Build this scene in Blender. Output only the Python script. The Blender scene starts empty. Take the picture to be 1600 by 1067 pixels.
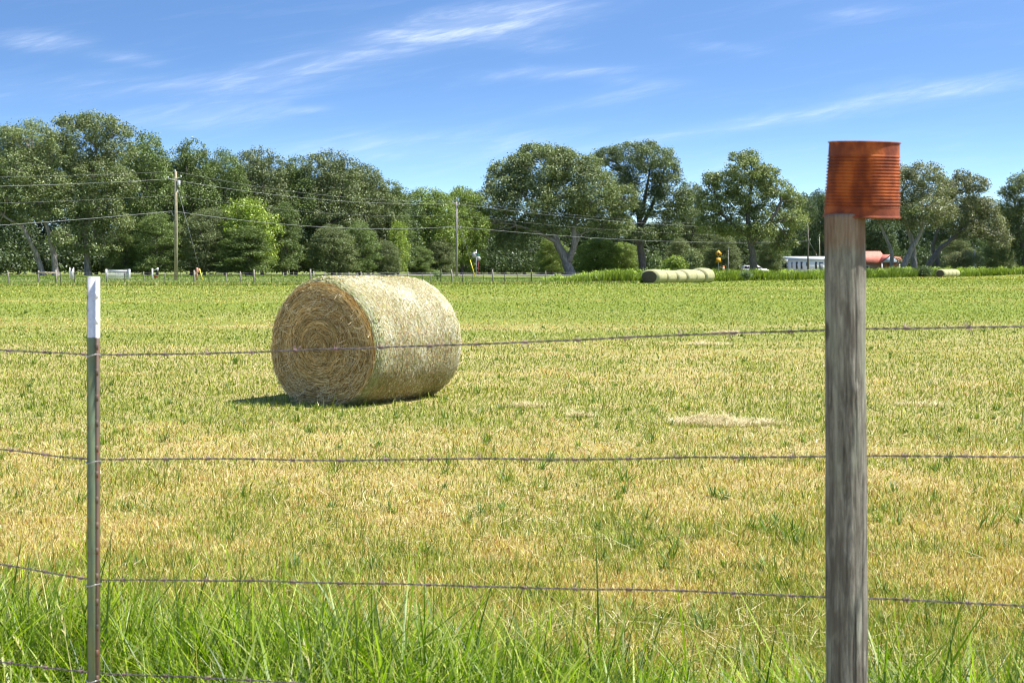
import bpy, math, numpy as np
from mathutils import Vector
R = math.radians
sc = bpy.context.scene
F, CX, HY, EYE = 2222.0, 800.0, 418.0, 1.62      # photo px focal length, centre column, horizon row, eye height

# ------------------------------------------------------------------ camera
cam_d = bpy.data.cameras.new("camera"); cam = bpy.data.objects.new("camera", cam_d)
sc.collection.objects.link(cam); sc.camera = cam
cam.location = (0, 0, EYE); cam.rotation_euler = (R(90), 0, 0)
cam_d.sensor_width = 36; cam_d.lens = F / 1600 * 36
cam_d.shift_y = -(533.5 - HY) / 1600.0
cam_d.clip_end = 6000; cam_d.clip_start = 0.05
cam_d.dof.use_dof = True; cam_d.dof.focus_distance = 22.0; cam_d.dof.aperture_fstop = 11.0

# ------------------------------------------------------------------ light
SUN_EL, SUN_AZ = R(59), R(-5)          # azimuth measured from +X towards +Y
sdir = Vector((math.cos(SUN_EL) * math.cos(SUN_AZ), math.cos(SUN_EL) * math.sin(SUN_AZ), math.sin(SUN_EL)))
sl = bpy.data.lights.new("sun", 'SUN'); sl.energy = 4.9; sl.angle = R(0.55); sl.color = (1.0, 0.95, 0.87)
so = bpy.data.objects.new("sun", sl); sc.collection.objects.link(so)
so.rotation_euler = (-sdir).to_track_quat('-Z', 'Y').to_euler()
sc.view_settings.view_transform = 'Standard'; sc.view_settings.look = 'None'
sc.view_settings.exposure = 1.1; sc.view_settings.gamma = 1.0
sc.cycles.max_bounces = 5; sc.cycles.diffuse_bounces = 3; sc.cycles.glossy_bounces = 2
sc.cycles.transmission_bounces = 3; sc.cycles.transparent_max_bounces = 4
sc.cycles.use_denoising = True
sc.cycles.pixel_filter_type = 'BLACKMAN_HARRIS'; sc.cycles.filter_width = 1.1

# ------------------------------------------------------------------ node helpers
class NT:
    def __init__(s, tree): s.t = tree; s.n = tree.nodes; s.l = tree.links
    def add(s, typ, **kw):
        n = s.n.new(typ)
        for k, v in kw.items(): setattr(n, k, v)
        return n
    def put(s, sock, v):
        if v is None: return
        if isinstance(v, bpy.types.NodeSocket): s.l.new(v, sock)
        elif isinstance(v, (tuple, list)) and len(v) == 3 and sock.type == 'RGBA': sock.default_value = (*v, 1)
        else: sock.default_value = v
    def m(s, op, a, b=None, c=None, clamp=False):
        n = s.add('ShaderNodeMath', operation=op, use_clamp=clamp)
        for i, v in enumerate((a, b, c)): s.put(n.inputs[i], v)
        return n.outputs[0]
    def noise(s, vec, scale, detail=3, rough=.5, dist=0.):
        n = s.add('ShaderNodeTexNoise'); s.put(n.inputs['Vector'], vec); n.inputs['Scale'].default_value = scale
        n.inputs['Detail'].default_value = detail; n.inputs['Roughness'].default_value = rough
        n.inputs['Distortion'].default_value = dist
        return n.outputs['Fac']
    def mapv(s, vec, scale=(1, 1, 1), loc=(0, 0, 0), rot=(0, 0, 0)):
        n = s.add('ShaderNodeMapping'); s.put(n.inputs[0], vec)
        n.inputs['Scale'].default_value = scale; n.inputs['Location'].default_value = loc; n.inputs['Rotation'].default_value = rot
        return n.outputs[0]
    def ramp(s, fac, stops):
        n = s.add('ShaderNodeValToRGB'); s.put(n.inputs[0], fac); e = n.color_ramp.elements
        while len(e) < len(stops): e.new(.5)
        for i, (p, c) in enumerate(stops):
            e[i].position = p; e[i].color = (*c, 1) if len(c) == 3 else c
        return n.outputs[0]
    def mix(s, fac, a, b, mode='MIX'):
        n = s.add('ShaderNodeMix', data_type='RGBA', blend_type=mode)
        s.put(n.inputs[0], fac); s.put(n.inputs[6], a); s.put(n.inputs[7], b)
        return n.outputs[2]
    def sstep(s, x, a, b):
        n = s.add('ShaderNodeMapRange', interpolation_type='SMOOTHSTEP'); s.put(n.inputs[0], x)
        n.inputs[1].default_value = a; n.inputs[2].default_value = b
        return n.outputs[0]

# ------------------------------------------------------------------ sky
w = bpy.data.worlds.new("World"); sc.world = w; w.use_nodes = True
g = NT(w.node_tree); g.n.clear()
tc = g.add('ShaderNodeTexCoord').outputs['Generated']
sep = g.add('ShaderNodeSeparateXYZ'); g.put(sep.inputs[0], tc)
X, Y, Z = sep.outputs
zz = g.m('ADD', g.m('MULTIPLY', g.m('POWER', g.m('MAXIMUM', Z, 0.0), 1.5), 10.), 0.035)
cmb = g.add('ShaderNodeCombineXYZ'); g.put(cmb.inputs[0], X); g.put(cmb.inputs[1], Y); g.put(cmb.inputs[2], zz)
nrm = g.add('ShaderNodeVectorMath', operation='NORMALIZE'); g.put(nrm.inputs[0], cmb.outputs[0])
sky = g.add('ShaderNodeTexSky'); sky.sky_type = 'NISHITA'; sky.sun_disc = False
sky.sun_elevation = SUN_EL; sky.sun_rotation = R(90) - SUN_AZ
sky.air_density = 1.0; sky.dust_density = 0.5; sky.ozone_density = 2.2
g.put(sky.inputs[0], nrm.outputs[0])
hs = g.add('ShaderNodeHueSaturation'); hs.inputs['Saturation'].default_value = 1.15; hs.inputs['Value'].default_value = 1.40
g.put(hs.inputs['Color'], sky.outputs[0])
Yp = g.m('MAXIMUM', Y, 0.08)
u = g.m('DIVIDE', X, Yp); v = g.m('DIVIDE', Z, Yp)
cu = g.add('ShaderNodeCombineXYZ'); g.put(cu.inputs[0], u); g.put(cu.inputs[1], v)
uv = cu.outputs[0]
wisp = g.noise(g.mapv(g.mapv(uv, rot=(0, 0, R(-9))), scale=(7, 58, 1)), 1.6, 6, .62, .6)
wisp2 = g.noise(g.mapv(g.mapv(uv, rot=(0, 0, R(-16))), scale=(16, 120, 1)), 1.3, 5, .65, .4)
tot = None
for (cx, cy, ln, wd, slope, st) in [
    (560, 85, 190, 22, -.24, .8), (740, 38, 130, 20, -.10, 1.0), (810, 18, 70, 10, -.1, .8), (780, 62, 80, 12, .12, .5),
    (1290, 174, 290, 10, -.16, .85), (1480, 140, 120, 13, -.1, .5), (865, 113, 85, 8, -.06, .75), (960, 152, 80, 9, -.18, .6),
    (70, 66, 55, 12, .02, .7), (195, 92, 50, 8, .1, .45), (330, 132, 120, 14, -.07, .5), (350, 172, 75, 18, -.15, .6),
    (250, 188, 120, 14, -.03, .6), (480, 172, 40, 5, 0, .4), (650, 230, 230, 22, -.03, .5), (1010, 128, 50, 7, 0, .4),
    (1330, 20, 60, 12, -.1, .35), (1130, 75, 60, 8, .1, .25), (60, 140, 150, 18, 0, .3), (1200, 260, 260, 24, -.05, .25)]:
    du = g.m('SUBTRACT', u, (cx - CX) / F); dv = g.m('SUBTRACT', v, (HY - cy) / F)
    dv = g.m('ADD', dv, g.m('MULTIPLY', du, slope))
    a = g.m('MULTIPLY', du, F / ln); b = g.m('MULTIPLY', dv, F / wd)
    e = g.m('ADD', g.m('MULTIPLY', a, a), g.m('MULTIPLY', b, b))
    e = g.m('MULTIPLY', g.m('EXPONENT', g.m('MULTIPLY', e, -0.8)), st)
    tot = e if tot is None else g.m('ADD', tot, e)
wv = g.m('MULTIPLY', g.sstep(wisp, .36, .74), g.sstep(wisp2, .25, .75))
cl = g.m('MULTIPLY', tot, g.m('ADD', g.m('MULTIPLY', wv, 1.15), .22))
veil = g.m('MULTIPLY', g.sstep(wisp, .45, .85), .10)
cl = g.m('MINIMUM', g.m('MULTIPLY', g.m('ADD', cl, veil), .35), .40)
cl = g.m('MULTIPLY', cl, g.sstep(Y, .05, .3))
skc = g.mix(cl, hs.outputs[0], (7.9, 8.4, 9.3))
bg = g.add('ShaderNodeBackground'); g.put(bg.inputs[0], skc); bg.inputs[1].default_value = 0.085
out = g.add('ShaderNodeOutputWorld'); g.l.new(bg.outputs[0], out.inputs[0])

# ------------------------------------------------------------------ generic helpers
rng = np.random.default_rng(7)
def P(px, py, Yd): return np.array([(px - CX) / F * Yd, Yd, EYE - (py - HY) / F * Yd])
def sstep(x, a, b):
    t = np.clip((np.asarray(x, float) - a) / (b - a), 0, 1); return t * t * (3 - 2 * t)
def tag(o, label=None, cat=None, group=None, kind=None):
    if label: o['label'] = label
    if cat: o['category'] = cat
    if group: o['group'] = group
    if kind: o['kind'] = kind
    return o
def empty(name, loc, label, cat, group=None, rz=0.0):
    o = bpy.data.objects.new(name, None); sc.collection.objects.link(o); o.empty_display_size = .2
    o.location = tuple(float(c) for c in loc); o.rotation_euler = (0, 0, rz)
    return tag(o, label, cat, group)
def meshobj(name, V, Fc, mat, parent=None, col=None, smooth=False, loc=None):
    """V (n,3); Fc (m,k) array or list of such arrays; col (n,3) point colours"""
    me = bpy.data.meshes.new(name)
    V = np.ascontiguousarray(V, dtype=np.float32)
    if not isinstance(Fc, list) or isinstance(Fc[0], tuple): Fc = [np.array(Fc)]
    Fc = [np.asarray(f, dtype=np.int32) for f in Fc if len(f)]
    me.vertices.add(len(V)); me.vertices.foreach_set('co', V.ravel())
    nl = sum(f.size for f in Fc); npoly = sum(len(f) for f in Fc)
    me.loops.add(nl); me.polygons.add(npoly)
    me.loops.foreach_set('vertex_index', np.concatenate([f.ravel() for f in Fc]))
    tot = np.concatenate([np.full(len(f), f.shape[1], np.int32) for f in Fc])
    st = np.concatenate([[0], np.cumsum(tot)[:-1]]).astype(np.int32)
    me.polygons.foreach_set('loop_start', st); me.polygons.foreach_set('loop_total', tot)
    if smooth: me.polygons.foreach_set('use_smooth', np.ones(npoly, bool))
    me.update(calc_edges=True)
    if col is not None:
        a = me.color_attributes.new('col', 'FLOAT_COLOR', 'POINT')
        c = np.ones((len(V), 4), np.float32); c[:, :3] = col; a.data.foreach_set('color', c.ravel())
    me.materials.append(mat)
    o = bpy.data.objects.new(name, me); sc.collection.objects.link(o)
    if parent is not None: o.parent = parent
    if loc is not None: o.location = tuple(float(c) for c in loc)
    return o
class MB:
    """collects boxes, tubes, lathes, prisms into one mesh"""
    def __init__(s): s.V = []; s.F3 = []; s.F4 = []; s.n = 0
    def raw(s, V, f4=(), f3=()):
        V = np.asarray(V, float); s.V.append(V)
        if len(f4): s.F4.append(np.asarray(f4) + s.n)
        if len(f3): s.F3.append(np.asarray(f3) + s.n)
        s.n += len(V); return s
    def box(s, c, d, rz=0.0, bev=0.0, rx=0.0, ry=0.0):
        hx, hy, hz = [k / 2 for k in d]
        if bev <= 0:
            V = np.array([[x, y, z] for z in (-hz, hz) for x, y in ((-hx, -hy), (hx, -hy), (hx, hy), (-hx, hy))])
            f = [(3, 2, 1, 0), (4, 5, 6, 7), (0, 1, 5, 4), (1, 2, 6, 5), (2, 3, 7, 6), (3, 0, 4, 7)]
        else:
            b = bev; V = []
            for z, i in ((-hz, b), (-hz + b, 0), (hz - b, 0), (hz, b)):
                for x, y in ((-hx + i, -hy + i), (hx - i, -hy + i), (hx - i, hy - i), (-hx + i, hy - i)): V.append((x, y, z))
            V = np.array(V); f = [(3, 2, 1, 0), (12, 13, 14, 15)]
            for r in range(3):
                for k in range(4): f.append((r * 4 + k, r * 4 + (k + 1) % 4, r * 4 + 4 + (k + 1) % 4, r * 4 + 4 + k))
        def rot(V, a, i, j):
            c_, s_ = math.cos(a), math.sin(a); W = V.copy(); W[:, i] = c_ * V[:, i] - s_ * V[:, j]; W[:, j] = s_ * V[:, i] + c_ * V[:, j]; return W
        if rx: V = rot(V, rx, 1, 2)
        if ry: V = rot(V, ry, 2, 0)
        if rz: V = rot(V, rz, 0, 1)
        return s.raw(V + np.array(c), f)
    def tube(s, pts, rad, k=8, cap=True):
        pts = np.asarray(pts, float); n = len(pts); rad = np.broadcast_to(np.asarray(rad, float), (n,))
        T = np.gradient(pts, axis=0) if n > 2 else np.repeat((pts[1] - pts[0])[None], n, 0)
        T /= np.linalg.norm(T, axis=1, keepdims=True) + 1e-12
        ref = np.array([0, 0, 1.]) if abs(T[0][2]) < .8 else np.array([1., 0, 0])
        A = np.cross(T, ref); A /= np.linalg.norm(A, axis=1, keepdims=True) + 1e-12
        B = np.cross(T, A); th = np.arange(k) * 2 * math.pi / k
        V = (pts[:, None] + rad[:, None, None] * (np.cos(th)[None, :, None] * A[:, None] + np.sin(th)[None, :, None] * B[:, None])).reshape(-1, 3)
        i = np.arange(n - 1)[:, None] * k; j = np.arange(k)[None]; j2 = (j + 1) % k
        f = np.stack([i + j, i + j2, i + k + j2, i + k + j], -1).reshape(-1, 4)
        f3 = []
        if cap:
            V = np.vstack([V, pts[0], pts[-1]]); a, b = n * k, n * k + 1
            f3 = [(a, (q + 1) % k, q) for q in range(k)] + [(b, (n - 1) * k + q, (n - 1) * k + (q + 1) % k) for q in range(k)]
        return s.raw(V, f, f3)
    def lathe(s, prof, k=32, c=(0, 0, 0)):
        prof = np.asarray(prof, float); th = np.arange(k) * 2 * math.pi / k; n = len(prof)
        V = np.stack([prof[:, 0:1] * np.cos(th), prof[:, 0:1] * np.sin(th), np.repeat(prof[:, 1:2], k, 1)], -1).reshape(-1, 3) + np.array(c)
        i = np.arange(n - 1)[:, None] * k; j = np.arange(k)[None]; j2 = (j + 1) % k
        return s.raw(V, np.stack([i + j, i + j2, i + k + j2, i + k + j], -1).reshape(-1, 4))
    def prism(s, poly, y0, y1):
        """poly in (x,z), extruded along y; convex"""
        n = len(poly); V = [(x, y0, z) for x, z in poly] + [(x, y1, z) for x, z in poly]
        f = [(k, (k + 1) % n, n + (k + 1) % n, n + k) for k in range(n)]
        t = [(0, k + 1, k) for k in range(1, n - 1)] + [(n, n + k, n + k + 1) for k in range(1, n - 1)]
        return s.raw(V, f, t)
    def build(s, name, mat, parent=None, smooth=False, loc=None):
        Fs = []
        if s.F4: Fs.append(np.vstack(s.F4))
        if s.F3: Fs.append(np.vstack(s.F3))
        return meshobj(name, np.vstack(s.V), Fs, mat, parent, smooth=smooth, loc=loc)

def vnoise(x, y, seed=0):
    """2-D value noise 0..1"""
    xi = np.floor(x).astype(np.int64); yi = np.floor(y).astype(np.int64); fx = x - xi; fy = y - yi
    fx = fx * fx * (3 - 2 * fx); fy = fy * fy * (3 - 2 * fy)
    def h(a, b):
        n = (a * 374761393 + b * 668265263 + seed * 974711) & 0xffffffff
        n = ((n ^ (n >> 13)) * 1274126177) & 0xffffffff
        return ((n ^ (n >> 16)) & 0xffff) / 65535.0
    return (h(xi, yi) * (1 - fx) + h(xi + 1, yi) * fx) * (1 - fy) + (h(xi, yi + 1) * (1 - fx) + h(xi + 1, yi + 1) * fx) * fy
def fbm(x, y, seed=0, o=4):
    s = 0; a = .5; t = 0
    for k in range(o): s = s + a * vnoise(x * 2 ** k, y * 2 ** k, seed + k); t += a; a *= .55
    return s / t

# ------------------------------------------------------------------ materials
def mat(name):
    m = bpy.data.materials.new(name); m.use_nodes = True; q = NT(m.node_tree)
    return m, q, q.n['Principled BSDF']
def simple(name, col, rough=.7, metal=0., var=.15, scale=6., bump=0.):
    col = tuple(c_ * .8 for c_ in col)
    m, q, b = mat(name)
    co = q.add('ShaderNodeTexCoord').outputs['Object']
    n = q.noise(co, scale, 4, .6)
    c = q.mix(q.sstep(n, .3, .7), tuple(x * (1 - var) for x in col), tuple(min(1, x * (1 + var)) for x in col))
    q.put(b.inputs['Base Color'], c); b.inputs['Roughness'].default_value = rough; b.inputs['Metallic'].default_value = metal
    if bump:
        bp = q.add('ShaderNodeBump'); bp.inputs['Strength'].default_value = bump; bp.inputs['Distance'].default_value = .01
        q.put(bp.inputs['Height'], n); q.put(b.inputs['Normal'], bp.outputs[0])
    return m
def leafmat(name, trans=.3, gloss=.04, tint=(1, 1, 1), tcol=(1.25, 1.35, .55)):
    """leaf / blade colours come from the mesh's own col attribute"""
    m = bpy.data.materials.new(name); m.use_nodes = True; q = NT(m.node_tree); q.n.clear()
    a = q.add('ShaderNodeAttribute', attribute_name='col').outputs['Color']
    a = q.mix(1.0, a, tint, 'MULTIPLY')
    d = q.add('ShaderNodeBsdfDiffuse'); q.put(d.inputs[0], a)
    t = q.add('ShaderNodeBsdfTranslucent'); q.put(t.inputs[0], q.mix(1.0, a, tcol, 'MULTIPLY'))
    gl = q.add('ShaderNodeBsdfGlossy'); gl.inputs['Roughness'].default_value = .45; gl.inputs[0].default_value = (.9, .95, 1, 1)
    m1 = q.add('ShaderNodeMixShader'); m1.inputs[0].default_value = trans; q.l.new(d.outputs[0], m1.inputs[1]); q.l.new(t.outputs[0], m1.inputs[2])
    m2 = q.add('ShaderNodeMixShader'); m2.inputs[0].default_value = gloss; q.l.new(m1.outputs[0], m2.inputs[1]); q.l.new(gl.outputs[0], m2.inputs[2])
    o = q.add('ShaderNodeOutputMaterial'); q.l.new(m2.outputs[0], o.inputs[0])
    return m
M = {}
M['leaf'] = leafmat('leaves', .26, .03, tint=(1.50, 1.44, 1.38))
M['blade'] = leafmat('grass_blades', .28, .02, tint=(.77, .77, .77))
M['lush'] = leafmat('lush_grass', .42, .02, tint=(.80, .80, .80), tcol=(1.15, 1.5, .35))
M['dry'] = leafmat('straw', .18, .03, tint=(.80, .80, .74), tcol=(1.1, 1.05, .8))
def barkmat(name, lo, hi):
    m, q, b = mat(name); co = q.add('ShaderNodeTexCoord').outputs['Object']
    n = q.noise(q.mapv(co, scale=(3, 3, .7)), 2.2, 6, .65)
    q.put(b.inputs['Base Color'], q.ramp(n, [(.3, lo), (.68, hi)])); b.inputs['Roughness'].default_value = .9
    bp = q.add('ShaderNodeBump'); bp.inputs['Strength'].default_value = .7; bp.inputs['Distance'].default_value = .12
    q.put(bp.inputs['Height'], n); q.put(b.inputs['Normal'], bp.outputs[0]); return m
M['bark'] = barkmat('oak_bark', (.10, .085, .07), (.34, .31, .28))
M['bark_dark'] = barkmat('dark_bark', (.05, .042, .036), (.17, .15, .13))

# ground
def ground_mat():
    m, q, b = mat('field_ground')
    pos = q.add('ShaderNodeNewGeometry').outputs['Position']
    big = q.noise(q.mapv(pos, scale=(.03, .11, 1)), 1, 4, .6)
    mid = q.noise(q.mapv(pos, scale=(.5, 1.4, 1)), 1, 5, .65)
    fine = q.noise(pos, 24, 4, .7)
    straw = q.ramp(fine, [(.25, (.26, .20, .08)), (.5, (.46, .38, .17)), (.75, (.62, .54, .28))])
    green = q.ramp(fine, [(.25, (.12, .16, .03)), (.55, (.22, .28, .05)), (.8, (.38, .42, .10))])
    sp = q.add('ShaderNodeSeparateXYZ'); q.put(sp.inputs[0], pos)
    far = q.sstep(sp.outputs[1], 8, 60)
    f = q.m('ADD', q.m('ADD', q.m('MULTIPLY', big, .7), q.m('MULTIPLY', mid, .6)), q.m('MULTIPLY', far, .32))
    q.put(b.inputs['Base Color'], q.mix(1.0, q.mix(q.sstep(f, .62, .98), straw, green), (.77, .77, .77), 'MULTIPLY')); b.inputs['Roughness'].default_value = 1.
    b.inputs['Specular IOR Level'].default_value = .1
    bp = q.add('ShaderNodeBump'); bp.inputs['Strength'].default_value = .8; bp.inputs['Distance'].default_value = .03
    q.put(bp.inputs['Height'], fine); q.put(b.inputs['Normal'], bp.outputs[0]); return m
M['ground'] = ground_mat()

def edge_px(px): return np.interp(px, [-400, 0, 480, 800, 1000, 1300, 1450, 1600, 2000], [128, 130, 134, 141, 147, 192, 240, 250, 255])
def gz(x, y):
    """ground height"""
    x = np.asarray(x, float); y = np.asarray(y, float)
    px = CX + F * x / np.maximum(y, 20.); px = np.clip(px, -600, 2200)
    e = edge_px(px); amp = np.interp(px, [-400, 500, 900, 1300, 1480, 1620, 2200], [.62, .55, .22, .25, .3, .75, .8])
    return amp * sstep(y, e + np.interp(px, [1500, 1600], [0, -40]), e + 34) + (fbm(x * .12, y * .12, 5, 2) - .5) * .05 * sstep(np.hypot(x, y), 6, 20)

gx = np.sinh(np.linspace(-7.2, 7.2, 261)); gx = gx / gx.max() * 2500
gy = np.concatenate([np.linspace(-40, 0, 12)[:-1], np.linspace(0, 60, 60)[:-1], np.linspace(60, 330, 180)[:-1], np.geomspace(330, 4000, 30)])
gx = np.unique(np.concatenate([gx, np.linspace(-110, 140, 126)]))
GX, GY = np.meshgrid(gx, gy); V = np.stack([GX.ravel(), GY.ravel(), gz(GX, GY).ravel()], 1)
nx, ny = len(gx), len(gy); i = (np.arange(ny - 1)[:, None] * nx + np.arange(nx - 1)[None]).ravel()
tag(meshobj('ground', V, np.stack([i, i + 1, i + nx + 1, i + nx], 1), M['ground'], smooth=True), kind='structure')

# road beyond the field fence, asphalt on a low bank
def ribbon(name, pts, width, m, lift, tilt=0.):
    pts = np.array(pts, float); T = np.gradient(pts, axis=0); T /= np.linalg.norm(T, axis=1, keepdims=True)
    N = np.stack([-T[:, 1], T[:, 0]], 1); V = []
    for p, n in zip(pts, N):
        for k, o in enumerate((-.5, .5)):
            q = p + n * width * o; V.append((q[0], q[1], gz(q[0], q[1]) + lift + tilt * (k)))
    f = [(2 * k, 2 * k + 2, 2 * k + 3, 2 * k + 1) for k in range(len(pts) - 1)]
    return tag(meshobj(name, V, f, m), kind='structure')
M['asphalt'] = simple('asphalt', (.19, .185, .175), .9, var=.2, scale=3)
rp = [((px - CX) / F * d, d) for px, d in ((540, 190), (700, 204), (850, 222), (1000, 240), (1150, 262), (1260, 285), (1340, 330))]
rp = np.array([[np.interp(t, np.arange(len(rp)), [q[0] for q in rp]), np.interp(t, np.arange(len(rp)), [q[1] for q in rp])] for t in np.linspace(0, len(rp) - 1, 60)])
ribbon('road', rp, 6.5, M['asphalt'], .10, .12)

# ------------------------------------------------------------------ blades
def blades(base, h, wd, az, lean, curve, nseg, c0, c1):
    """curved tapering strips. base (N,3); returns V, F, col"""
    N = len(base); L = nseg
    t = np.linspace(0, 1, L + 1)
    ang = lean[:, None] + curve[:, None] * t[None]            # angle from vertical along the blade
    seg = h[:, None] / L
    hor = np.concatenate([np.zeros((N, 1)), np.cumsum(np.sin(ang[:, :-1]) * seg, 1)], 1)
    ver = np.concatenate([np.zeros((N, 1)), np.cumsum(np.cos(ang[:, :-1]) * seg, 1)], 1)
    d = np.stack([np.cos(az), np.sin(az)], 1)
    C = np.empty((N, L + 1, 3)); C[..., :2] = base[:, None, :2] + hor[..., None] * d[:, None]; C[..., 2] = base[:, None, 2] + ver
    fa = az + math.pi / 2 + rng.normal(0, .5, N); s = np.stack([np.cos(fa), np.sin(fa), np.zeros(N)], 1)
    wp = (1 - t ** 2.2) * .5
    Lf = C[:, :-1] - s[:, None] * (wd[:, None] * wp[None, :-1])[..., None]
    Rt = C[:, :-1] + s[:, None] * (wd[:, None] * wp[None, :-1])[..., None]
    V = np.concatenate([np.stack([Lf, Rt], 2).reshape(N, -1, 3), C[:, -1:]], 1); k = 2 * L + 1
    o = np.arange(N)[:, None] * k
    tri = []
    for j in range(L - 1): tri += [(2 * j, 2 * j + 1, 2 * j + 3), (2 * j, 2 * j + 3, 2 * j + 2)]
    tri.append((2 * L - 2, 2 * L - 1, 2 * L)); tri = np.array(tri).ravel()
    Fc = (o + tri[None]).reshape(-1, 3)
    tt = np.concatenate([np.repeat(t[:-1], 2), [1.]])
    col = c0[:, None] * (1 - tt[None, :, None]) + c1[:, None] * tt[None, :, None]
    return V.reshape(-1, 3), Fc, col.reshape(-1, 3)
def join(parts):
    V, Fs, C = [], [], []; n = 0
    for a, f, c in parts: V.append(a); Fs.append(f + n); C.append(c); n += len(a)
    return np.vstack(V), np.vstack(Fs), np.vstack(C)
STRAW = np.array([(.78, .63, .22), (.66, .52, .12), (.94, .82, .42), (.36, .23, .06), (.70, .62, .12), (.60, .35, .10)])
GREEN = np.array([(.30, .36, .045), (.41, .46, .06), (.20, .27, .03), (.50, .53, .10), (.34, .43, .045), (.13, .20, .025)])
def pick(pal, n, r=.12): return pal[rng.integers(0, len(pal), n)] * (1 + rng.normal(0, r, (n, 1))).clip(.6, 1.4)

def greenness(x, y):
    """0 dry .. 1 green, patches and mowing streaks in the field"""
    g_ = .5 + .62 * (fbm(x * .14 + 3, y * .24, 11, 4) - .5) + (.7 + 1.5 * sstep(y, 12, 40)) * (fbm(x * .022 + y * .03, y * np.interp(y, [5, 20, 100, 300], [.35, .28, .13, .06]), 23, 3) - .5) + .95 * (fbm(x * 1.7, y * 1.7, 31, 3) - .5)
    return g_ + .17 * sstep(y, 9.5, 19) - .03 * (1 - sstep(y, 6.5, 12)) + .10 * sstep(y, 22, 110) + .08

# mown field grass
N = 1050000
inv = rng.uniform(1 / 255., 1 / 5.0, N); yy = 1 / inv
extra = rng.random(N) < .16; yy[extra] = np.exp(rng.uniform(math.log(18), math.log(250), extra.sum()))
xx = rng.uniform(-.50, .50, N) * yy
px = CX + F * xx / yy
keep = yy < edge_px(px) + 6; keep &= ~((np.hypot(xx + 1.78, yy - 17.55) < .72))
xx, yy = xx[keep], yy[keep]; N = len(xx)
gr = greenness(xx, yy); isg = rng.random(N) < sstep(gr, .18, 1.02) * .95 + .03
h = rng.gamma(4, .0085, N) * np.where(isg, 1.25, .95) + .010; tall = (rng.random(N) < .012 * sstep(gr, .4, .7)) & isg; h[tall] *= 2.2
h *= .75 + .5 * fbm(xx * 1.3, yy * 1.3, 77, 3)
wd = np.maximum(rng.uniform(.003, .0055, N), yy * rng.uniform(.0004, .0008, N))
h = np.maximum(h, wd * 1.5)
lean = np.where(isg, rng.uniform(.1, 1.35, N), rng.uniform(.3, 1.62, N)); curve = rng.uniform(-.2, .9, N) * np.where(isg, 1, .3)
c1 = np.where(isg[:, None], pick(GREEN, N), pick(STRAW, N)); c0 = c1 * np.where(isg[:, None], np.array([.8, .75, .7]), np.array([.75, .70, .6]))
base = np.stack([xx, yy, gz(xx, yy) - .004], 1)
V, Fc, C = blades(base, h, wd, rng.uniform(0, 2 * math.pi, N), lean, curve, 2, c0, c1)
parts = [(V, Fc, C)]
# weed tufts standing out of the stubble
tx, ty, tn = [], [], []
tuft = [((1540, 825), 1.4), ((975, 752), 1.0), ((1190, 832), 1.0), ((1162, 720), .9), ((790, 752), 1.), ((700, 740), 1.1), ((850, 765), 1.), ((1240, 850), .9), ((380, 775), .9), ((1130, 780), .8), ((590, 700), .8), ((760, 690), .8), ((520, 740), .8), ((1075, 640), .7), ((1255, 690), .7), ((1480, 720), .8), ((1400, 770), .7), ((905, 700), .8), ((60, 650), .8), ((255, 690), .8), ((330, 660), .8)]
for (a, b), s_ in tuft:
    d = F * EYE / (b - HY); tx.append((a - CX) / F * d); ty.append(d); tn.append(s_)
for _ in range(700):
    d = 1 / rng.uniform(1 / 75., 1 / 6.2); x_ = rng.uniform(-.45, .45) * d
    if rng.random() < .25 + 1.2 * (greenness(np.array([x_]), np.array([d]))[0] - .45): tx.append(x_); ty.append(d); tn.append(rng.uniform(.35, .85))
tx, ty, tn = map(np.array, (tx, ty, tn)); rep = np.full(len(tx), 20); n = rep.sum()
bx = np.repeat(tx, rep) + rng.normal(0, .028, n) * np.repeat(tn, rep); by = np.repeat(ty, rep) + rng.normal(0, .028, n) * np.repeat(tn, rep)
c1 = pick(np.array([(.16, .27, .03), (.25, .39, .04), (.10, .18, .03)]), n)
V, Fc, C = blades(np.stack([bx, by, gz(bx, by)], 1), rng.uniform(.07, .20, n) * np.repeat(tn, rep), np.maximum(rng.uniform(.005, .011, n), by * .0007), rng.uniform(0, 2 * math.pi, n), rng.uniform(.15, 1.15, n), rng.uniform(.1, .9, n), 3, c1 * .8, c1)
parts.append((V, Fc, C))
# long loose cut stems lying on the stubble
n = 20000; d = 1 / rng.uniform(1 / 60., 1 / 5.2, n); x_ = rng.uniform(-.48, .48, n) * d
ok = rng.random(n) < sstep(fbm(x_ * .5, d * .8, 91, 3), .3, .9); x_, d = x_[ok], d[ok]; n = len(d)
c1 = pick(np.array([(.76, .66, .40), (.68, .56, .30), (.80, .74, .50)]), n, .08)
V, Fc, C = blades(np.stack([x_, d, gz(x_, d) + rng.uniform(.01, .05, n)], 1), rng.uniform(.05, .22, n), np.maximum(rng.uniform(.003, .005, n), d * .0006), rng.uniform(0, 2 * math.pi, n), rng.uniform(1.35, 1.62, n), rng.uniform(-.15, .3, n), 2, c1, c1)
parts.append((V, Fc, C))
V, Fc, C = join(parts)
tag(meshobj('field_grass', V, Fc, M['blade'], col=C), 'short mown yellow green field grass with dry stubble and cut stems', 'grass', kind='stuff')

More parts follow.
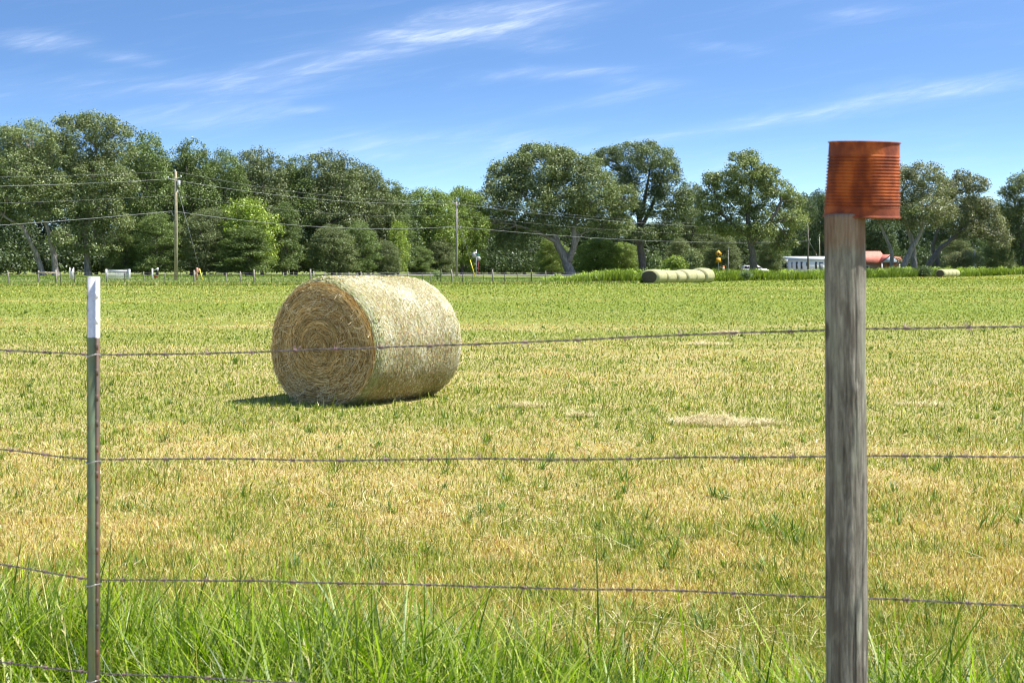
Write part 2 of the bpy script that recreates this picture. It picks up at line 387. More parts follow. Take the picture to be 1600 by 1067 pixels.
# tall uncut grass along the fence line
def fence_y(x): return 3.447 - .372 * x
def tallgrass(n, off, hmean, pal, wmin, wmax, nseg=6, clump=True, xr=(-3.4, 4.2), lean=(.0, .5), curve=(.1, 1.9), hsd=.25):
    if clump:
        nc = max(1, n // 14); cxx = rng.uniform(*xr, nc); o = rng.uniform(*off, nc)
        x_ = np.repeat(cxx, 14) + rng.normal(0, .035, nc * 14); o = np.repeat(o, 14) + rng.normal(0, .035, nc * 14); n = nc * 14
        cl = np.repeat(rng.normal(1, .12, nc), 14)
    else: x_ = rng.uniform(*xr, n); o = rng.uniform(*off, n); cl = np.ones(n)
    y_ = fence_y(x_) + o
    pxx = CX + F * x_ / y_
    hx = .84 * np.interp(pxx, [-300, 0, 170, 300, 560, 620, 880, 940, 1000, 1250, 1330, 1620, 1900], [1.0, 1.04, 1.0, .98, 1.0, .98, .95, 1.04, .98, 1.02, .98, .96, .96])
    hh = hmean * hx * cl * np.clip(rng.normal(1, hsd, n), .35, 1.55)
    dens = np.interp(pxx, [0, 400, 650, 1330, 1380, 1620], [1, 1.1, 1.5, 1.6, 1.5, 1.4])
    patch = fbm(x_ * 1.6, y_ * 1.6, 51, 3)
    hh *= .45 + 1.1 * patch
    k = rng.random(n) < dens * (.45 + 1.0 * sstep(patch, .25, .55)); x_, y_, hh = x_[k], y_[k], hh[k]; n = len(x_)
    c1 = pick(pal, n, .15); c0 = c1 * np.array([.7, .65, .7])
    return blades(np.stack([x_, y_, gz(x_, y_) - .01], 1), hh, rng.uniform(wmin, wmax, n), rng.uniform(0, 2 * math.pi, n),
                  rng.uniform(*lean, n), rng.uniform(*curve, n), nseg, c0, c1)
LUSH = np.array([(.19, .30, .008), (.34, .48, .010), (.10, .18, .008), (.46, .60, .02), (.21, .31, .015), (.52, .58, .10), (.06, .11, .006), (.08, .14, .008)])
parts = [
    tallgrass(30000, (.30, 1.45), .50, LUSH, .005, .011, lean=(0, .8)),
    tallgrass(17000, (1.2, 2.1), .36, LUSH, .004, .009, lean=(0, .8)),
    tallgrass(28000, (-.1, 1.9), .30, LUSH, .004, .009, 5, lean=(0, 1.)),
    tallgrass(23000, (.1, 1.7), .52, np.array([(.17, .27, .02), (.44, .52, .15), (.26, .38, .03), (.11, .18, .02)]), .008, .016, 7, lean=(.2, 1.4), curve=(.5, 2.6)),
    tallgrass(5000, (-1.3, -.1), .28, LUSH, .003, .007, 5),
    tallgrass(7000, (.3, 2.3), .5, STRAW, .002, .0045, 5, clump=False, lean=(.1, 1.2), curve=(0, .8)),
    tallgrass(130, (.5, 1.9), .78, LUSH, .006, .010, 7, clump=False, lean=(0, .25), curve=(.1, .8), hsd=.1),
]
# seed stems with small open heads
n = 90; sx_ = rng.uniform(-2.6, 3.2, n); sy_ = fence_y(sx_) + rng.uniform(.2, 1.9, n); sh_ = rng.uniform(.42, .68, n); saz = rng.uniform(0, 6.28, n); sl_ = rng.uniform(.02, .35, n); scv = rng.uniform(.05, .4, n)
c1 = pick(np.array([(.42, .42, .14), (.30, .36, .08), (.58, .50, .26)]), n); sb_ = np.stack([sx_, sy_, gz(sx_, sy_)], 1)
V, Fc, C = blades(sb_, sh_, rng.uniform(.0025, .004, n), saz, sl_, scv, 6, c1, c1); parts.append((V, Fc, C))
tip = V.reshape(n, -1, 3)[:, -1]; mid_ = V.reshape(n, -1, 3)[:, -3]; k_ = 16; f_ = rng.random((n, k_, 1)) * .9; hb = (tip[:, None] * (1 - f_) + mid_[:, None] * f_).reshape(-1, 3)
c2 = np.repeat(c1 * 1.2, k_, 0); m_ = n * k_
parts.append(blades(hb, rng.uniform(.012, .035, m_), rng.uniform(.002, .004, m_), rng.uniform(0, 6.28, m_), rng.uniform(.2, 1.0, m_), rng.uniform(0, .5, m_), 2, c2, c2))
V, Fc, C = join(parts)
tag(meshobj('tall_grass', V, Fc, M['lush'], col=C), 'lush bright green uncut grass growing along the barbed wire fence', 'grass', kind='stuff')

# ------------------------------------------------------------------ near fence
def weathered():
    m, q, b = mat('weathered_wood'); co = q.add('ShaderNodeTexCoord').outputs['Object']
    wob = q.noise(q.mapv(co, scale=(20, 20, 4)), 1, 3, .5)
    grain = q.noise(q.mapv(co, scale=(120, 120, 9)), 1, 8, .78, .5)
    blot = q.noise(q.mapv(co, scale=(22, 22, 7)), 1, 4, .6, .5)
    crack = q.noise(q.mapv(co, scale=(130, 130, 2.2)), 1, 2, .5, .8)
    c = q.ramp(grain, [(.33, (.05, .043, .034)), (.45, (.15, .138, .112)), (.55, (.27, .255, .21)), (.72, (.42, .405, .345))])
    c = q.mix(q.m('MULTIPLY', q.sstep(blot, .46, .62), .8), c, (.12, .105, .085))
    c = q.mix(q.m('MULTIPLY', q.sstep(wob, .5, .72), .35), c, (.33, .36, .27))
    c = q.mix(q.sstep(crack, .66, .72), c, (.03, .026, .02))
    sp = q.add('ShaderNodeSeparateXYZ'); q.put(sp.inputs[0], co)
    c = q.mix(q.m('MULTIPLY', q.sstep(q.m('ADD', sp.outputs[2], q.m('MULTIPLY', blot, .05)), 1.665, 1.705), .45), c, (.22, .095, .03))
    vo = q.add('ShaderNodeTexVoronoi'); q.put(vo.inputs['Vector'], q.mapv(co, scale=(1, 1, .55))); vo.inputs['Scale'].default_value = 9.
    c = q.mix(q.m('MULTIPLY', q.sstep(vo.outputs['Distance'], .14, .07), .8), c, (.06, .045, .035))
    q.put(b.inputs['Base Color'], c); b.inputs['Roughness'].default_value = .85; b.inputs['Specular IOR Level'].default_value = .25
    bp = q.add('ShaderNodeBump'); bp.inputs['Strength'].default_value = .9; bp.inputs['Distance'].default_value = .003
    q.put(bp.inputs['Height'], q.m('SUBTRACT', grain, q.m('MULTIPLY', q.sstep(crack, .62, .72), .9))); q.put(b.inputs['Normal'], bp.outputs[0]); return m
M['post'] = weathered()
PD = 3.11                                                    # distance of the wooden post
pc = P(1321, HY, PD)
post = empty('wooden_post', (pc[0], pc[1], 0), 'round weathered grey wooden fence post under the rusty can', 'fence post')
zs = np.linspace(-.1, 1.735, 240); k = 180; th = np.arange(k) * 2 * math.pi / k
ZZ, TH = np.meshgrid(zs, th, indexing='ij')
rr = .0432 + .0012 * (fbm(TH * 2.5 + 40, ZZ * 5, 3, 3) - .5) * 2 + .0010 * np.sin(TH * 2 + ZZ * 2.3) - .0035 * np.exp(-((np.mod(TH - 5.35 - .06 * np.sin(ZZ * 9), 2 * math.pi) - math.pi) / .045) ** 2)
rr += .0035 * np.exp(-(((TH - 4.95) / .16) ** 2 + ((ZZ - 1.355) / .016) ** 2)) + .003 * np.exp(-(((TH - 4.6) / .2) ** 2 + ((ZZ - .98) / .02) ** 2))
for c_, w_, d_, z0, z1 in ((4.15, .030, .0035, .1, 1.15), (4.55, .022, .0028, .7, 1.66), (4.86, .034, .0045, -.1, .95), (5.05, .02, .003, 1.15, 1.7), (5.42, .03, .004, .3, 1.3), (3.75, .03, .003, .4, 1.5), (5.7, .03, .003, .9, 1.62)):
    rr -= d_ * np.exp(-((TH - c_ - .05 * np.sin(ZZ * 7 + c_ * 9) - .02 * np.sin(ZZ * 31)) / w_) ** 2) * sstep(ZZ, z0, z0 + .1) * (1 - sstep(ZZ, z1 - .15, z1)) * (.4 + .9 * fbm(ZZ * 9, ZZ * 0 + c_, 6, 2))
rr += .002 * (fbm(TH * 12, ZZ * 16, 9, 3) - .5) + .003 * (fbm(TH * 1.5 + 7, ZZ * 3.5, 19, 3) - .5)
cxo = .0025 * np.sin(ZZ * 2.1 + .5) + .001
V = np.stack([cxo + rr * np.cos(TH), rr * np.sin(TH), ZZ], -1).reshape(-1, 3)
ii = np.arange(len(zs) - 1)[:, None] * k; jj = np.arange(k)[None]; j2 = (jj + 1) % k
f4 = np.stack([ii + jj, ii + j2, ii + k + j2, ii + k + jj], -1).reshape(-1, 4)
top = (len(zs) - 1) * k
V = np.vstack([V, [0, 0, 1.742]]); f3 = np.array([(len(V) - 1, top + q, top + (q + 1) % k) for q in range(k)])
meshobj('pole', V, [f4, f3], M['post'], post, smooth=True)
# staples holding the wires on the far side
M['galv'] = simple('galvanised', (.35, .34, .34), .5, .6)
for zz_ in (1.487, 1.205, .905):
    pts = [(-.008 + .016 * t, .0415 + .009 * math.sin(math.pi * t), zz_) for t in np.linspace(0, 1, 7)]
    MB().tube(pts, .0017, 6).build('staple', M['galv'], post, True)

# rusty can
def rust():
    m, q, b = mat('rusty_steel'); co = q.add('ShaderNodeTexCoord').outputs['Object']
    n1 = q.noise(q.mapv(co, scale=(1, 1, .45)), 26, 5, .6); n2 = q.noise(co, 150, 3, .6); n3 = q.noise(q.mapv(co, scale=(9, 9, 14)), 1, 3, .55)
    c = q.ramp(n1, [(.25, (.09, .018, .006)), (.45, (.22, .042, .009)), (.58, (.38, .088, .014)), (.85, (.52, .16, .03))])
    c = q.mix(q.m('MULTIPLY', q.sstep(n3, .47, .60), .65), c, (.12, .022, .008))
    c = q.mix(q.m('MULTIPLY', q.sstep(n2, .55, .8), .4), c, (.10, .03, .012))
    q.put(b.inputs['Base Color'], c); b.inputs['Roughness'].default_value = .8; b.inputs['Metallic'].default_value = .1
    bp = q.add('ShaderNodeBump'); bp.inputs['Strength'].default_value = .5; bp.inputs['Distance'].default_value = .0015
    q.put(bp.inputs['Height'], q.m('ADD', n1, n2)); q.put(b.inputs['Normal'], bp.outputs[0]); return m
M['rust'] = rust()
cb = P(1346.2, 340.5, PD + .03)
can = empty('rusty_can', (cb[0], cb[1], cb[2]), 'rusty orange ribbed tin can turned upside down over the post top', 'can')
can.rotation_euler = (R(3.2), R(1.3), 0)
CHt = .1665; rb, rt = .0815, .0757
prof = [(rb - .002, .004), (rb + .0006, 0), (rb + .0026, .0012), (rb + .0026, .0034), (rb + .0004, .0048)]
for z_ in np.linspace(.006, CHt - .004, 240):
    u_ = z_ / CHt; rad = rb + (rt - rb) * u_
    e = float(sstep(u_, .13, .16) * (1 - sstep(u_, .80, .83)))
    prof.append((rad + e * .0019 * math.sin((u_ - .13) / .67 * 2 * math.pi * 16), z_))
prof += [(rt + .0004, CHt - .003), (rt + .0028, CHt - .0025), (rt + .0028, CHt - .0004), (rt + .0002, CHt), (rt - .0014, CHt - .0004), (rt - .002, CHt - .004)]
mb = MB(); mb.lathe(prof, 96)
o_ = mb.build('can_wall', M['rust'], can, True)
lid = [(rt - .002, CHt - .004), (rt - .012, CHt - .0045), (rt - .014, CHt - .0035), (.03, CHt - .0035), (.0001, CHt - .0035)]
MB().lathe(lid, 96).build('can_bottom', M['rust'], can, True)
inner = [(rb - .002, .004)] + [(rb + (rt - rb) * t - .0022, .004 + (CHt - .0085) * t) for t in np.linspace(0, 1, 8)]
MB().lathe(inner[::-1], 96).build('can_inside', M['rust'], can, True)

# steel T-post
def tpost_mat(name, face):
    m, q, b = mat(name); co = q.add('ShaderNodeTexCoord').outputs['Object']
    sp = q.add('ShaderNodeSeparateXYZ'); q.put(sp.inputs[0], co)
    n = q.noise(co, 60, 5, .7); n2 = q.noise(q.mapv(co, scale=(30, 30, 6)), 1, 4, .6)
    gcol = q.ramp(n2, [(.3, (.10, .14, .085)), (.5, (.17, .23, .135)), (.62, (.22, .25, .10)), (.8, (.34, .32, .14))]) if face else q.ramp(n2, [(.3, (.05, .045, .03)), (.6, (.13, .085, .055)), (.8, (.16, .14, .08))])
    wcol = q.ramp(n, [(.2, (.62, .63, .66)), (.6, (.80, .81, .83))])
    white = q.m('GREATER_THAN', q.m('ADD', sp.outputs[2], q.m('MULTIPLY', n, .004)), 1.4375)
    c = q.mix(white, gcol, wcol)
    rs = q.sstep(q.noise(co, 42, 5, .75), .55, .62)
    ed = q.sstep(q.m('ABSOLUTE', sp.outputs[0]), .0125, .0168)
    tp = q.sstep(sp.outputs[2], 1.588, 1.6)
    amt = q.m('MULTIPLY', rs, q.m('ADD', q.m('MAXIMUM', ed, tp), .18), clamp=True)
    amt = q.m('MAXIMUM', amt, q.m('MULTIPLY', q.m('GREATER_THAN', q.m('ABSOLUTE', sp.outputs[0]), .0158), .75 if face else 0.))
    c = q.mix(amt, c, (.16, .055, .028))
    q.put(b.inputs['Base Color'], c); b.inputs['Roughness'].default_value = .55
    bp = q.add('ShaderNodeBump'); bp.inputs['Strength'].default_value = .3; bp.inputs['Distance'].default_value = .001
    q.put(bp.inputs['Height'], n); q.put(b.inputs['Normal'], bp.outputs[0]); return m
M['tface'] = tpost_mat('t_post_face', True); M['tweb'] = tpost_mat('t_post_web', False)
TPD = 3.755
tpc = P(148, HY, TPD)
TZ = EYE - (432.5 - HY) / F * TPD
tp = empty('metal_fence_post', (tpc[0] - .001, tpc[1], 0), 'thin steel T-post painted green with a white top on the left', 'fence post')
tp.rotation_euler = (0, R(-.05), R(4))
a = R(0)
MB().box((-.001, 0, TZ / 2 - .1), (.033, .0035, TZ + .2), bev=.0008).build('flange', M['tface'], tp)
MB().box((.0118, -.0108, TZ / 2 - .1), (.0085, .0180, TZ + .198), bev=.0008, rz=0).build('web', M['tweb'], tp)
for q_ in range(22):
    z_ = TZ - .05 - q_ * .067
    if z_ > .05: MB().box((.0118, -.0210, z_), (.0080, .004, .018), bev=.0012).build('stud', M['tweb'], tp)
M['clip'] = simple('bright_clip_wire', (.55, .52, .50), .4, .5)

# barbed wire
M['wire'] = simple('rusted_wire', (.20, .165, .16), .55, .35, var=.45, scale=35)
M['barb'] = simple('rusted_barbs', (.27, .18, .18), .6, .3, var=.4, scale=60)
def wdepth(px): return F * .6 / (335 + .0645 * px)
wires = [
    ([(-700, 520), (0, 546), (148, 554.5), (430, 549), (700, 539), (1000, 526), (1200, 517.5), (1321, 513.5), (1600, 510), (2300, 500), (3700, 480)], 'topmost barbed wire strand crossing in front of the hay bale'),
    ([(-700, 660), (0, 701), (148, 715.5), (400, 717.5), (800, 717.5), (1100, 714.5), (1321, 712), (1600, 713.5), (2300, 716), (3700, 722)], 'second barbed wire from the top, below the bale'),
    ([(-700, 790), (0, 880), (148, 901), (450, 908), (700, 914), (1000, 921), (1321, 932), (1600, 948), (2300, 990), (3700, 1065)], 'third barbed wire from the top, above the tall green grass'),
    ([(-700, 960), (0, 1033), (148, 1045), (480, 1068), (800, 1087), (1321, 1120), (2300, 1190), (3700, 1290)], 'lowest barbed wire, sunk in the tall green grass')]
for wi, (pts, lab) in enumerate(wires):
    pts = np.array(pts, float); pxs = np.linspace(-700, 3700, 340)
    # smooth interpolation through the measured points
    yy_ = np.interp(pxs, pts[:, 0], pts[:, 1]); ker = np.hanning(9); ker /= ker.sum()
    yp = np.pad(yy_, 4, mode='edge'); ys = np.convolve(yp, ker, 'valid')
    C3 = np.array([P(a_, b_, wdepth(a_)) for a_, b_ in zip(pxs, ys)])
    # pass just in front of the T-post
    C3[:, 1] -= .030 * np.exp(-((pxs - 148) / 120) ** 2) * 1.0
    s_ = np.concatenate([[0], np.cumsum(np.linalg.norm(np.diff(C3, axis=0), axis=1))])
    L_ = s_[-1]; n = int(L_ / .004); q = np.linspace(0, L_, n)
    Cc = np.stack([np.interp(q, s_, C3[:, k_]) for k_ in range(3)], 1)
    Cc[:, 2] += (fbm(q * 4, q * 0 + wi * 9, 70 + wi, 2) - .5) * .006
    T = (C3[-1] - C3[0]) / np.linalg.norm(C3[-1] - C3[0]); A = np.cross(T, [0, 0, 1.]); A /= np.linalg.norm(A); B = np.cross(T, A)
    tw = q * 2 * math.pi / .045
    root = empty('barbed_wire', Cc[0], lab, 'barbed wire', 'barbed wires of the near fence'); off = Cc[0]
    for ph in (0, math.pi):
        st = Cc + .0014 * (np.cos(tw + ph)[:, None] * A + np.sin(tw + ph)[:, None] * B)
        MB().tube(st - off, .00125, 5).build('strand', M['wire'], root, True)
    nb = int(L_ / .127)
    for b_ in range(nb):
        sb = .05 + b_ * .127 + rng.normal(0, .004); ci = min(n - 1, int(sb / L_ * n)); c = Cc[ci] - off
        if abs(c[0] + off[0] - pc[0]) < .06: continue
        t = np.linspace(0, 1, 22); an = t * 2 * math.pi * 2.2 + rng.uniform(0, 6)
        coil = c + T * (t[:, None] - .5) * .011 + .0038 * (np.cos(an)[:, None] * A + np.sin(an)[:, None] * B)
        mb = MB(); mb.tube(coil, .0011, 5)
        for e_, sg in ((0, -1), (-1, 1)):
            for kk in (0, 1):
                aa = rng.uniform(0, 2 * math.pi); dd = np.cos(aa) * A + np.sin(aa) * B + T * rng.uniform(-.4, .4)
                p0 = coil[e_]; mb.tube([p0, p0 + dd * .006, p0 + dd * .0145], [.0011, .001, .0003], 5)
        mb.build('barb', M['barb'], root, True)
    # clip round the T-post
    if wi < 4:
        zc = np.interp(148, pxs, C3[:, 2]) + .006; xc = 0; mbc = MB()
        cp = [(-.0205, -.004, zc - .002 - 0), (-.019, .004, zc - .004), (0, .0065, zc - .008), (.0185, .004, zc - .004), (.019, -.010, zc + .001), (.010, -.029, zc + .003), (.000, -.031, zc + .000), (-.012, -.020, zc - .004), (-.0205, -.004, zc - .002)]
        cp = np.array(cp); tt = np.linspace(0, 1, len(cp)); tq = np.linspace(0, 1, 50)
        mbc.tube(np.stack([np.interp(tq, tt, cp[:, k_]) for k_ in range(3)], 1), .0014, 6).build('wire_clip', M['clip'], tp, True)

# ------------------------------------------------------------------ hay bale
def hay_side():
    m, q, b = mat('net_wrapped_hay'); co = q.add('ShaderNodeTexCoord').outputs['Object']
    n = q.noise(q.mapv(co, scale=(45, 22, 22)), 1, 5, .75); n2 = q.noise(q.mapv(co, scale=(90, 5, 5)), 1, 3, .6); n3 = q.noise(co, 2.2, 3, .5)
    c = q.ramp(n, [(.28, (.19, .19, .06)), (.45, (.40, .39, .17)), (.6, (.58, .55, .33)), (.78, (.80, .78, .62))])
    c = q.mix(q.m('MULTIPLY', q.sstep(n2, .5, .7), .3), c, (.78, .80, .70))
    c = q.mix(q.m('MULTIPLY', q.sstep(n3, .45, .7), .35), c, (.42, .44, .17)); c = q.mix(1.0, c, (.75, .75, .75), 'MULTIPLY')
    q.put(b.inputs['Base Color'], c); b.inputs['Roughness'].default_value = .85; b.inputs['Specular IOR Level'].default_value = .2
    bp = q.add('ShaderNodeBump'); bp.inputs['Strength'].default_value = 1; bp.inputs['Distance'].default_value = .02
    q.put(bp.inputs['Height'], n); q.put(b.inputs['Normal'], bp.outputs[0]); return m
def hay_end():
    m, q, b = mat('hay_spiral_end'); co = q.add('ShaderNodeTexCoord').outputs['Object']
    sp = q.add('ShaderNodeSeparateXYZ'); q.put(sp.inputs[0], co)
    r_ = q.m('SQRT', q.m('ADD', q.m('MULTIPLY', sp.outputs[1], sp.outputs[1]), q.m('MULTIPLY', sp.outputs[2], sp.outputs[2])))
    n0 = q.noise(co, 5, 4, .6)
    cb_ = q.add('ShaderNodeCombineXYZ'); q.put(cb_.inputs[0], q.m('MULTIPLY', r_, 70)); q.put(cb_.inputs[1], q.m('MULTIPLY', n0, 9))
    n = q.noise(cb_.outputs[0], 1, 4, .7); n2 = q.noise(co, 60, 4, .7)
    c = q.ramp(q.m('ADD', q.m('MULTIPLY', n, .6), q.m('MULTIPLY', n2, .4)), [(.3, (.15, .105, .045)), (.5, (.34, .25, .11)), (.7, (.55, .43, .22))])
    q.put(b.inputs['Base Color'], c); b.inputs['Roughness'].default_value = .9
    bp = q.add('ShaderNodeBump'); bp.inputs['Strength'].default_value = 1; bp.inputs['Distance'].default_value = .03
    q.put(bp.inputs['Height'], q.m('ADD', n, n2)); q.put(b.inputs['Normal'], bp.outputs[0]); return m
M['hay_side'] = hay_side(); M['hay_end'] = hay_end()
def bale_shape(Rb, Lb, wide, squash, seed):
    """axis along local X, resting on z=0; returns function (x, th, r)->pt"""
    def f(x, th, r, offs=0.):
        lump = 1 + .014 * np.sin(3 * th + seed) + .06 * (fbm(th * 1.5 + seed, x * 1.6, seed, 3) - .5)
        y = r * np.cos(th) * wide * lump; z = r * np.sin(th) * lump
        z = np.where(z < -squash * Rb, -squash * Rb + (z + squash * Rb) * .12, z)
        # belly towards the ground
        y = y * (1 + .05 * np.clip(-z / Rb, 0, 1))
        return np.stack([x, y, z + squash * Rb], -1)
    return f
def bale_parts(Rb, Lb, wide, squash, seed, root, names=('net_wrap', 'straw_face'), k=96, nx=30, drop=.07, sh=.16, em='hay_end'):
    f = bale_shape(Rb, Lb, wide, squash, seed)
    th = np.arange(k) * 2 * math.pi / k
    xs = np.linspace(-Lb / 2, Lb / 2, nx); e = (Lb / 2 - np.abs(xs)) / (sh * Rb)
    rs = Rb * (1 - drop * (1 - np.clip(e, 0, 1)) ** 2.5) * (1 + .012 * np.cos(xs / Lb * math.pi))
    XX, TH_ = np.meshgrid(xs, th, indexing='ij'); RR = np.repeat(rs[:, None], k, 1)
    V = f(XX, TH_, RR).reshape(-1, 3); ii = np.arange(nx - 1)[:, None] * k; jj = np.arange(k)[None]; j2 = (jj + 1) % k
    side = meshobj(names[0], V, np.stack([ii + jj, ii + k + jj, ii + k + j2, ii + j2], -1).reshape(-1, 4), M['hay_side'], root, smooth=True)
    for sg in (-1, 1):
        rad = np.linspace(0.001, rs[0], 16); bul = .05 * Rb * (1 - (rad / rs[0]) ** 2)
        RD, TH2 = np.meshgrid(rad, th, indexing='ij')
        XE = np.repeat(bul[:, None], k, 1) * 1.0 + Lb / 2 + (fbm(np.cos(TH2) * RD * 7, np.sin(TH2) * RD * 7 + 9, seed + 3, 3) - .5) * .05 * (RD < rs[0] * .99)
        V = f(sg * XE, TH2, RD).reshape(-1, 3)
        if 1:  # keep the lump field continuous with the rim
            V2 = f(np.full_like(TH2, sg * Lb / 2), TH2, RD).reshape(-1, 3); V[:, 1:] = V2[:, 1:]
        ii = np.arange(15)[:, None] * k
        q = np.stack([ii + jj, ii + j2, ii + k + j2, ii + k + jj], -1).reshape(-1, 4)
        meshobj(names[1], V, q if sg > 0 else q[:, ::-1], M[em], root, smooth=True)
    return f, rs
def strips(P0, P1, nrm, wd, c):
    """flat straws from P0 to P1, a bowed middle, facing nrm"""
    N = len(P0); D = P1 - P0; S = np.cross(D, nrm); S /= np.linalg.norm(S, axis=1, keepdims=True) + 1e-9
    mid = (P0 + P1) / 2 + nrm * rng.uniform(0, .012, (N, 1)) + S * rng.normal(0, .006, (N, 1))
    W = S * (wd / 2)[:, None]
    V = np.stack([P0 - W, P0 + W, mid - W, mid + W, P1 - W * .5, P1 + W * .5], 1).reshape(-1, 3)
    o = np.arange(N)[:, None] * 6
    Fq = np.concatenate([o + np.array([[0, 1, 3, 2]]), o + np.array([[2, 3, 5, 4]])], 0)
    return V, Fq, np.repeat(c, 6, 0)
BR, BL, BW, BS, BAZ = .79, 1.72, 1.06, .91, R(57)
bc = np.array([-1.78, 17.55])
bale = empty('hay_bale', (bc[0], bc[1], gz(bc[0], bc[1]) - .02), 'big round net-wrapped hay bale lying alone in the near field', 'hay bale', rz=BAZ)
f, rs = bale_parts(BR, BL, BW, BS, 4, bale, k=160, nx=60)
# fibres on the wrapped side
n = 42000; x_ = rng.uniform(-BL / 2, BL / 2, n); t_ = rng.uniform(-.5, 2 * math.pi - .5, n); e = (BL / 2 - np.abs(x_)) / (.16 * BR)
r_ = BR * (1 - .07 * (1 - np.clip(e, 0, 1)) ** 2.5) * (1 + .012 * np.cos(x_ / BL * math.pi)) + rng.uniform(.001, .009, n)
ln = rng.uniform(.015, .06, n); dth = ln / BR * rng.normal(0, .8, n); dx = rng.normal(0, .014, n)
A0 = f(x_, t_, r_); A1 = f(np.clip(x_ + dx, -BL / 2, BL / 2), t_ + dth, r_ + rng.uniform(-.003, .006, n))
nr = np.stack([np.zeros(n), np.cos(t_), np.sin(t_)], 1)
patch = fbm(x_ * 2.5 + 5, t_ * 2.2, 44, 4)
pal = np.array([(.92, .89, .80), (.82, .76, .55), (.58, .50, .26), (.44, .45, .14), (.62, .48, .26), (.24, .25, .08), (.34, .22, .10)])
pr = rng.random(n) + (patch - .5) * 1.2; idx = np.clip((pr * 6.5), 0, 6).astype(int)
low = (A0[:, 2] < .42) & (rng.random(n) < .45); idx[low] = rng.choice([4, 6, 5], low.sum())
gedge = (x_ < -BL / 2 + .10) & (rng.random(n) < .45)
c = pal[idx] * (1 + rng.normal(0, .1, (n, 1))); c[gedge] = np.array([.46, .52, .24]) * (1 + rng.normal(0, .15, (gedge.sum(), 1)))
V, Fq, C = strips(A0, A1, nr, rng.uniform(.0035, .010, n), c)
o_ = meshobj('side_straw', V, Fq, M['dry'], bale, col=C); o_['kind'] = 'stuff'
# net wrap threads round the bale
nl = 110; V_, F_, C_ = [], [], []; cnt = 0
for x0 in np.linspace(-BL / 2 + .02, BL / 2 - .02, nl):
    tt = np.linspace(-.45, math.pi + .45, 60); xx_ = x0 + .004 * np.sin(tt * 9 + x0 * 40)
    e = np.clip((BL / 2 - np.abs(xx_)) / (.16 * BR), 0, 1); r0 = BR * (1 - .07 * (1 - e) ** 2.5) * (1 + .012 * np.cos(xx_ / BL * math.pi)) + .006
    a0 = f(xx_ - .0012, tt, r0); a1 = f(xx_ + .0012, tt, r0); m_ = len(tt)
    V_.append(np.vstack([a0, a1])); i_ = np.arange(m_ - 1); F_.append(np.stack([i_, i_ + 1, i_ + m_ + 1, i_ + m_], 1) + cnt); cnt += 2 * m_
M['net'] = simple('white_net', (.82, .84, .80), .6)
o_ = meshobj('net_threads', np.vstack(V_), np.vstack(F_), M['net'], bale); o_['kind'] = 'stuff'
# spiral straw on both ends
for sg in (-1, 1):
    n = 17000 if sg < 0 else 5000
    r_ = BR * .93 * np.sqrt(rng.random(n)); t_ = rng.uniform(0, 2 * math.pi, n); ln = rng.uniform(.04, .20, n) * (.5 + .8 * r_ / BR)
    dt = ln / np.maximum(r_, .08) * rng.choice([-1, 1], n); dr = rng.normal(0, .02, n)
    rim = (rng.random(n) < .13) & (r_ > .5 * BR); dt[rim] *= .25; dr[rim] = rng.normal(0, .06, rim.sum())
    xe = Lh = BL / 2 + .05 * BR * (1 - (r_ / (BR * .93)) ** 2) + (fbm(np.cos(t_) * r_ * 7, np.sin(t_) * r_ * 7 + 9, 7, 3) - .5) * .05 + rng.uniform(.002, .022, n)
    A0 = f(sg * BL / 2 + 0 * t_, t_, r_); A0[:, 0] = sg * xe
    A1 = f(sg * BL / 2 + 0 * t_, t_ + np.clip(dt, -.9, .9), np.clip(r_ + dr, .01, BR * .97)); A1[:, 0] = sg * (xe + rng.normal(0, .012, n) + rim * rng.uniform(0, .06, n))
    nr = np.tile(np.array([[sg, 0, 0.]]), (n, 1))
    pal2 = np.array([(.72, .51, .22), (.54, .35, .12), (.84, .66, .36), (.32, .19, .07), (.20, .12, .04), (.86, .73, .46), (.62, .46, .17)])
    c = np.array([1.12, 1.07, .98]) * pal2[rng.integers(0, 7, n)] * (1 + rng.normal(0, .12, (n, 1))); c[rim] = np.array([.92, .77, .50]) * (1 + rng.normal(0, .15, (rim.sum(), 1)))
    band = .75 + .5 * vnoise(r_ * 22, t_ * 1.2, 8); c *= band[:, None]
    # bow the long ones along the arc by using two strips
    Am = f(sg * BL / 2 + 0 * t_, t_ + np.clip(dt, -.9, .9) / 2, np.clip(r_ + dr / 2, .01, BR * .97)); Am[:, 0] = (A0[:, 0] + A1[:, 0]) / 2
    wdt = rng.uniform(.004, .009, n)
    V, Fq, C = strips(A0, Am, nr, wdt, c); V2, F2, C2 = strips(Am, A1, nr, wdt * .8, c)
    o_ = meshobj('end_straw', np.vstack([V, V2]), np.vstack([Fq, F2 + len(V)]), M['dry'], bale, col=np.vstack([C, C2])); o_['kind'] = 'stuff'
# grass pressed round the foot of the bale
M['old_end'] = simple('weathered_bale_end', (.13, .10, .065), .95, var=.35, scale=14)
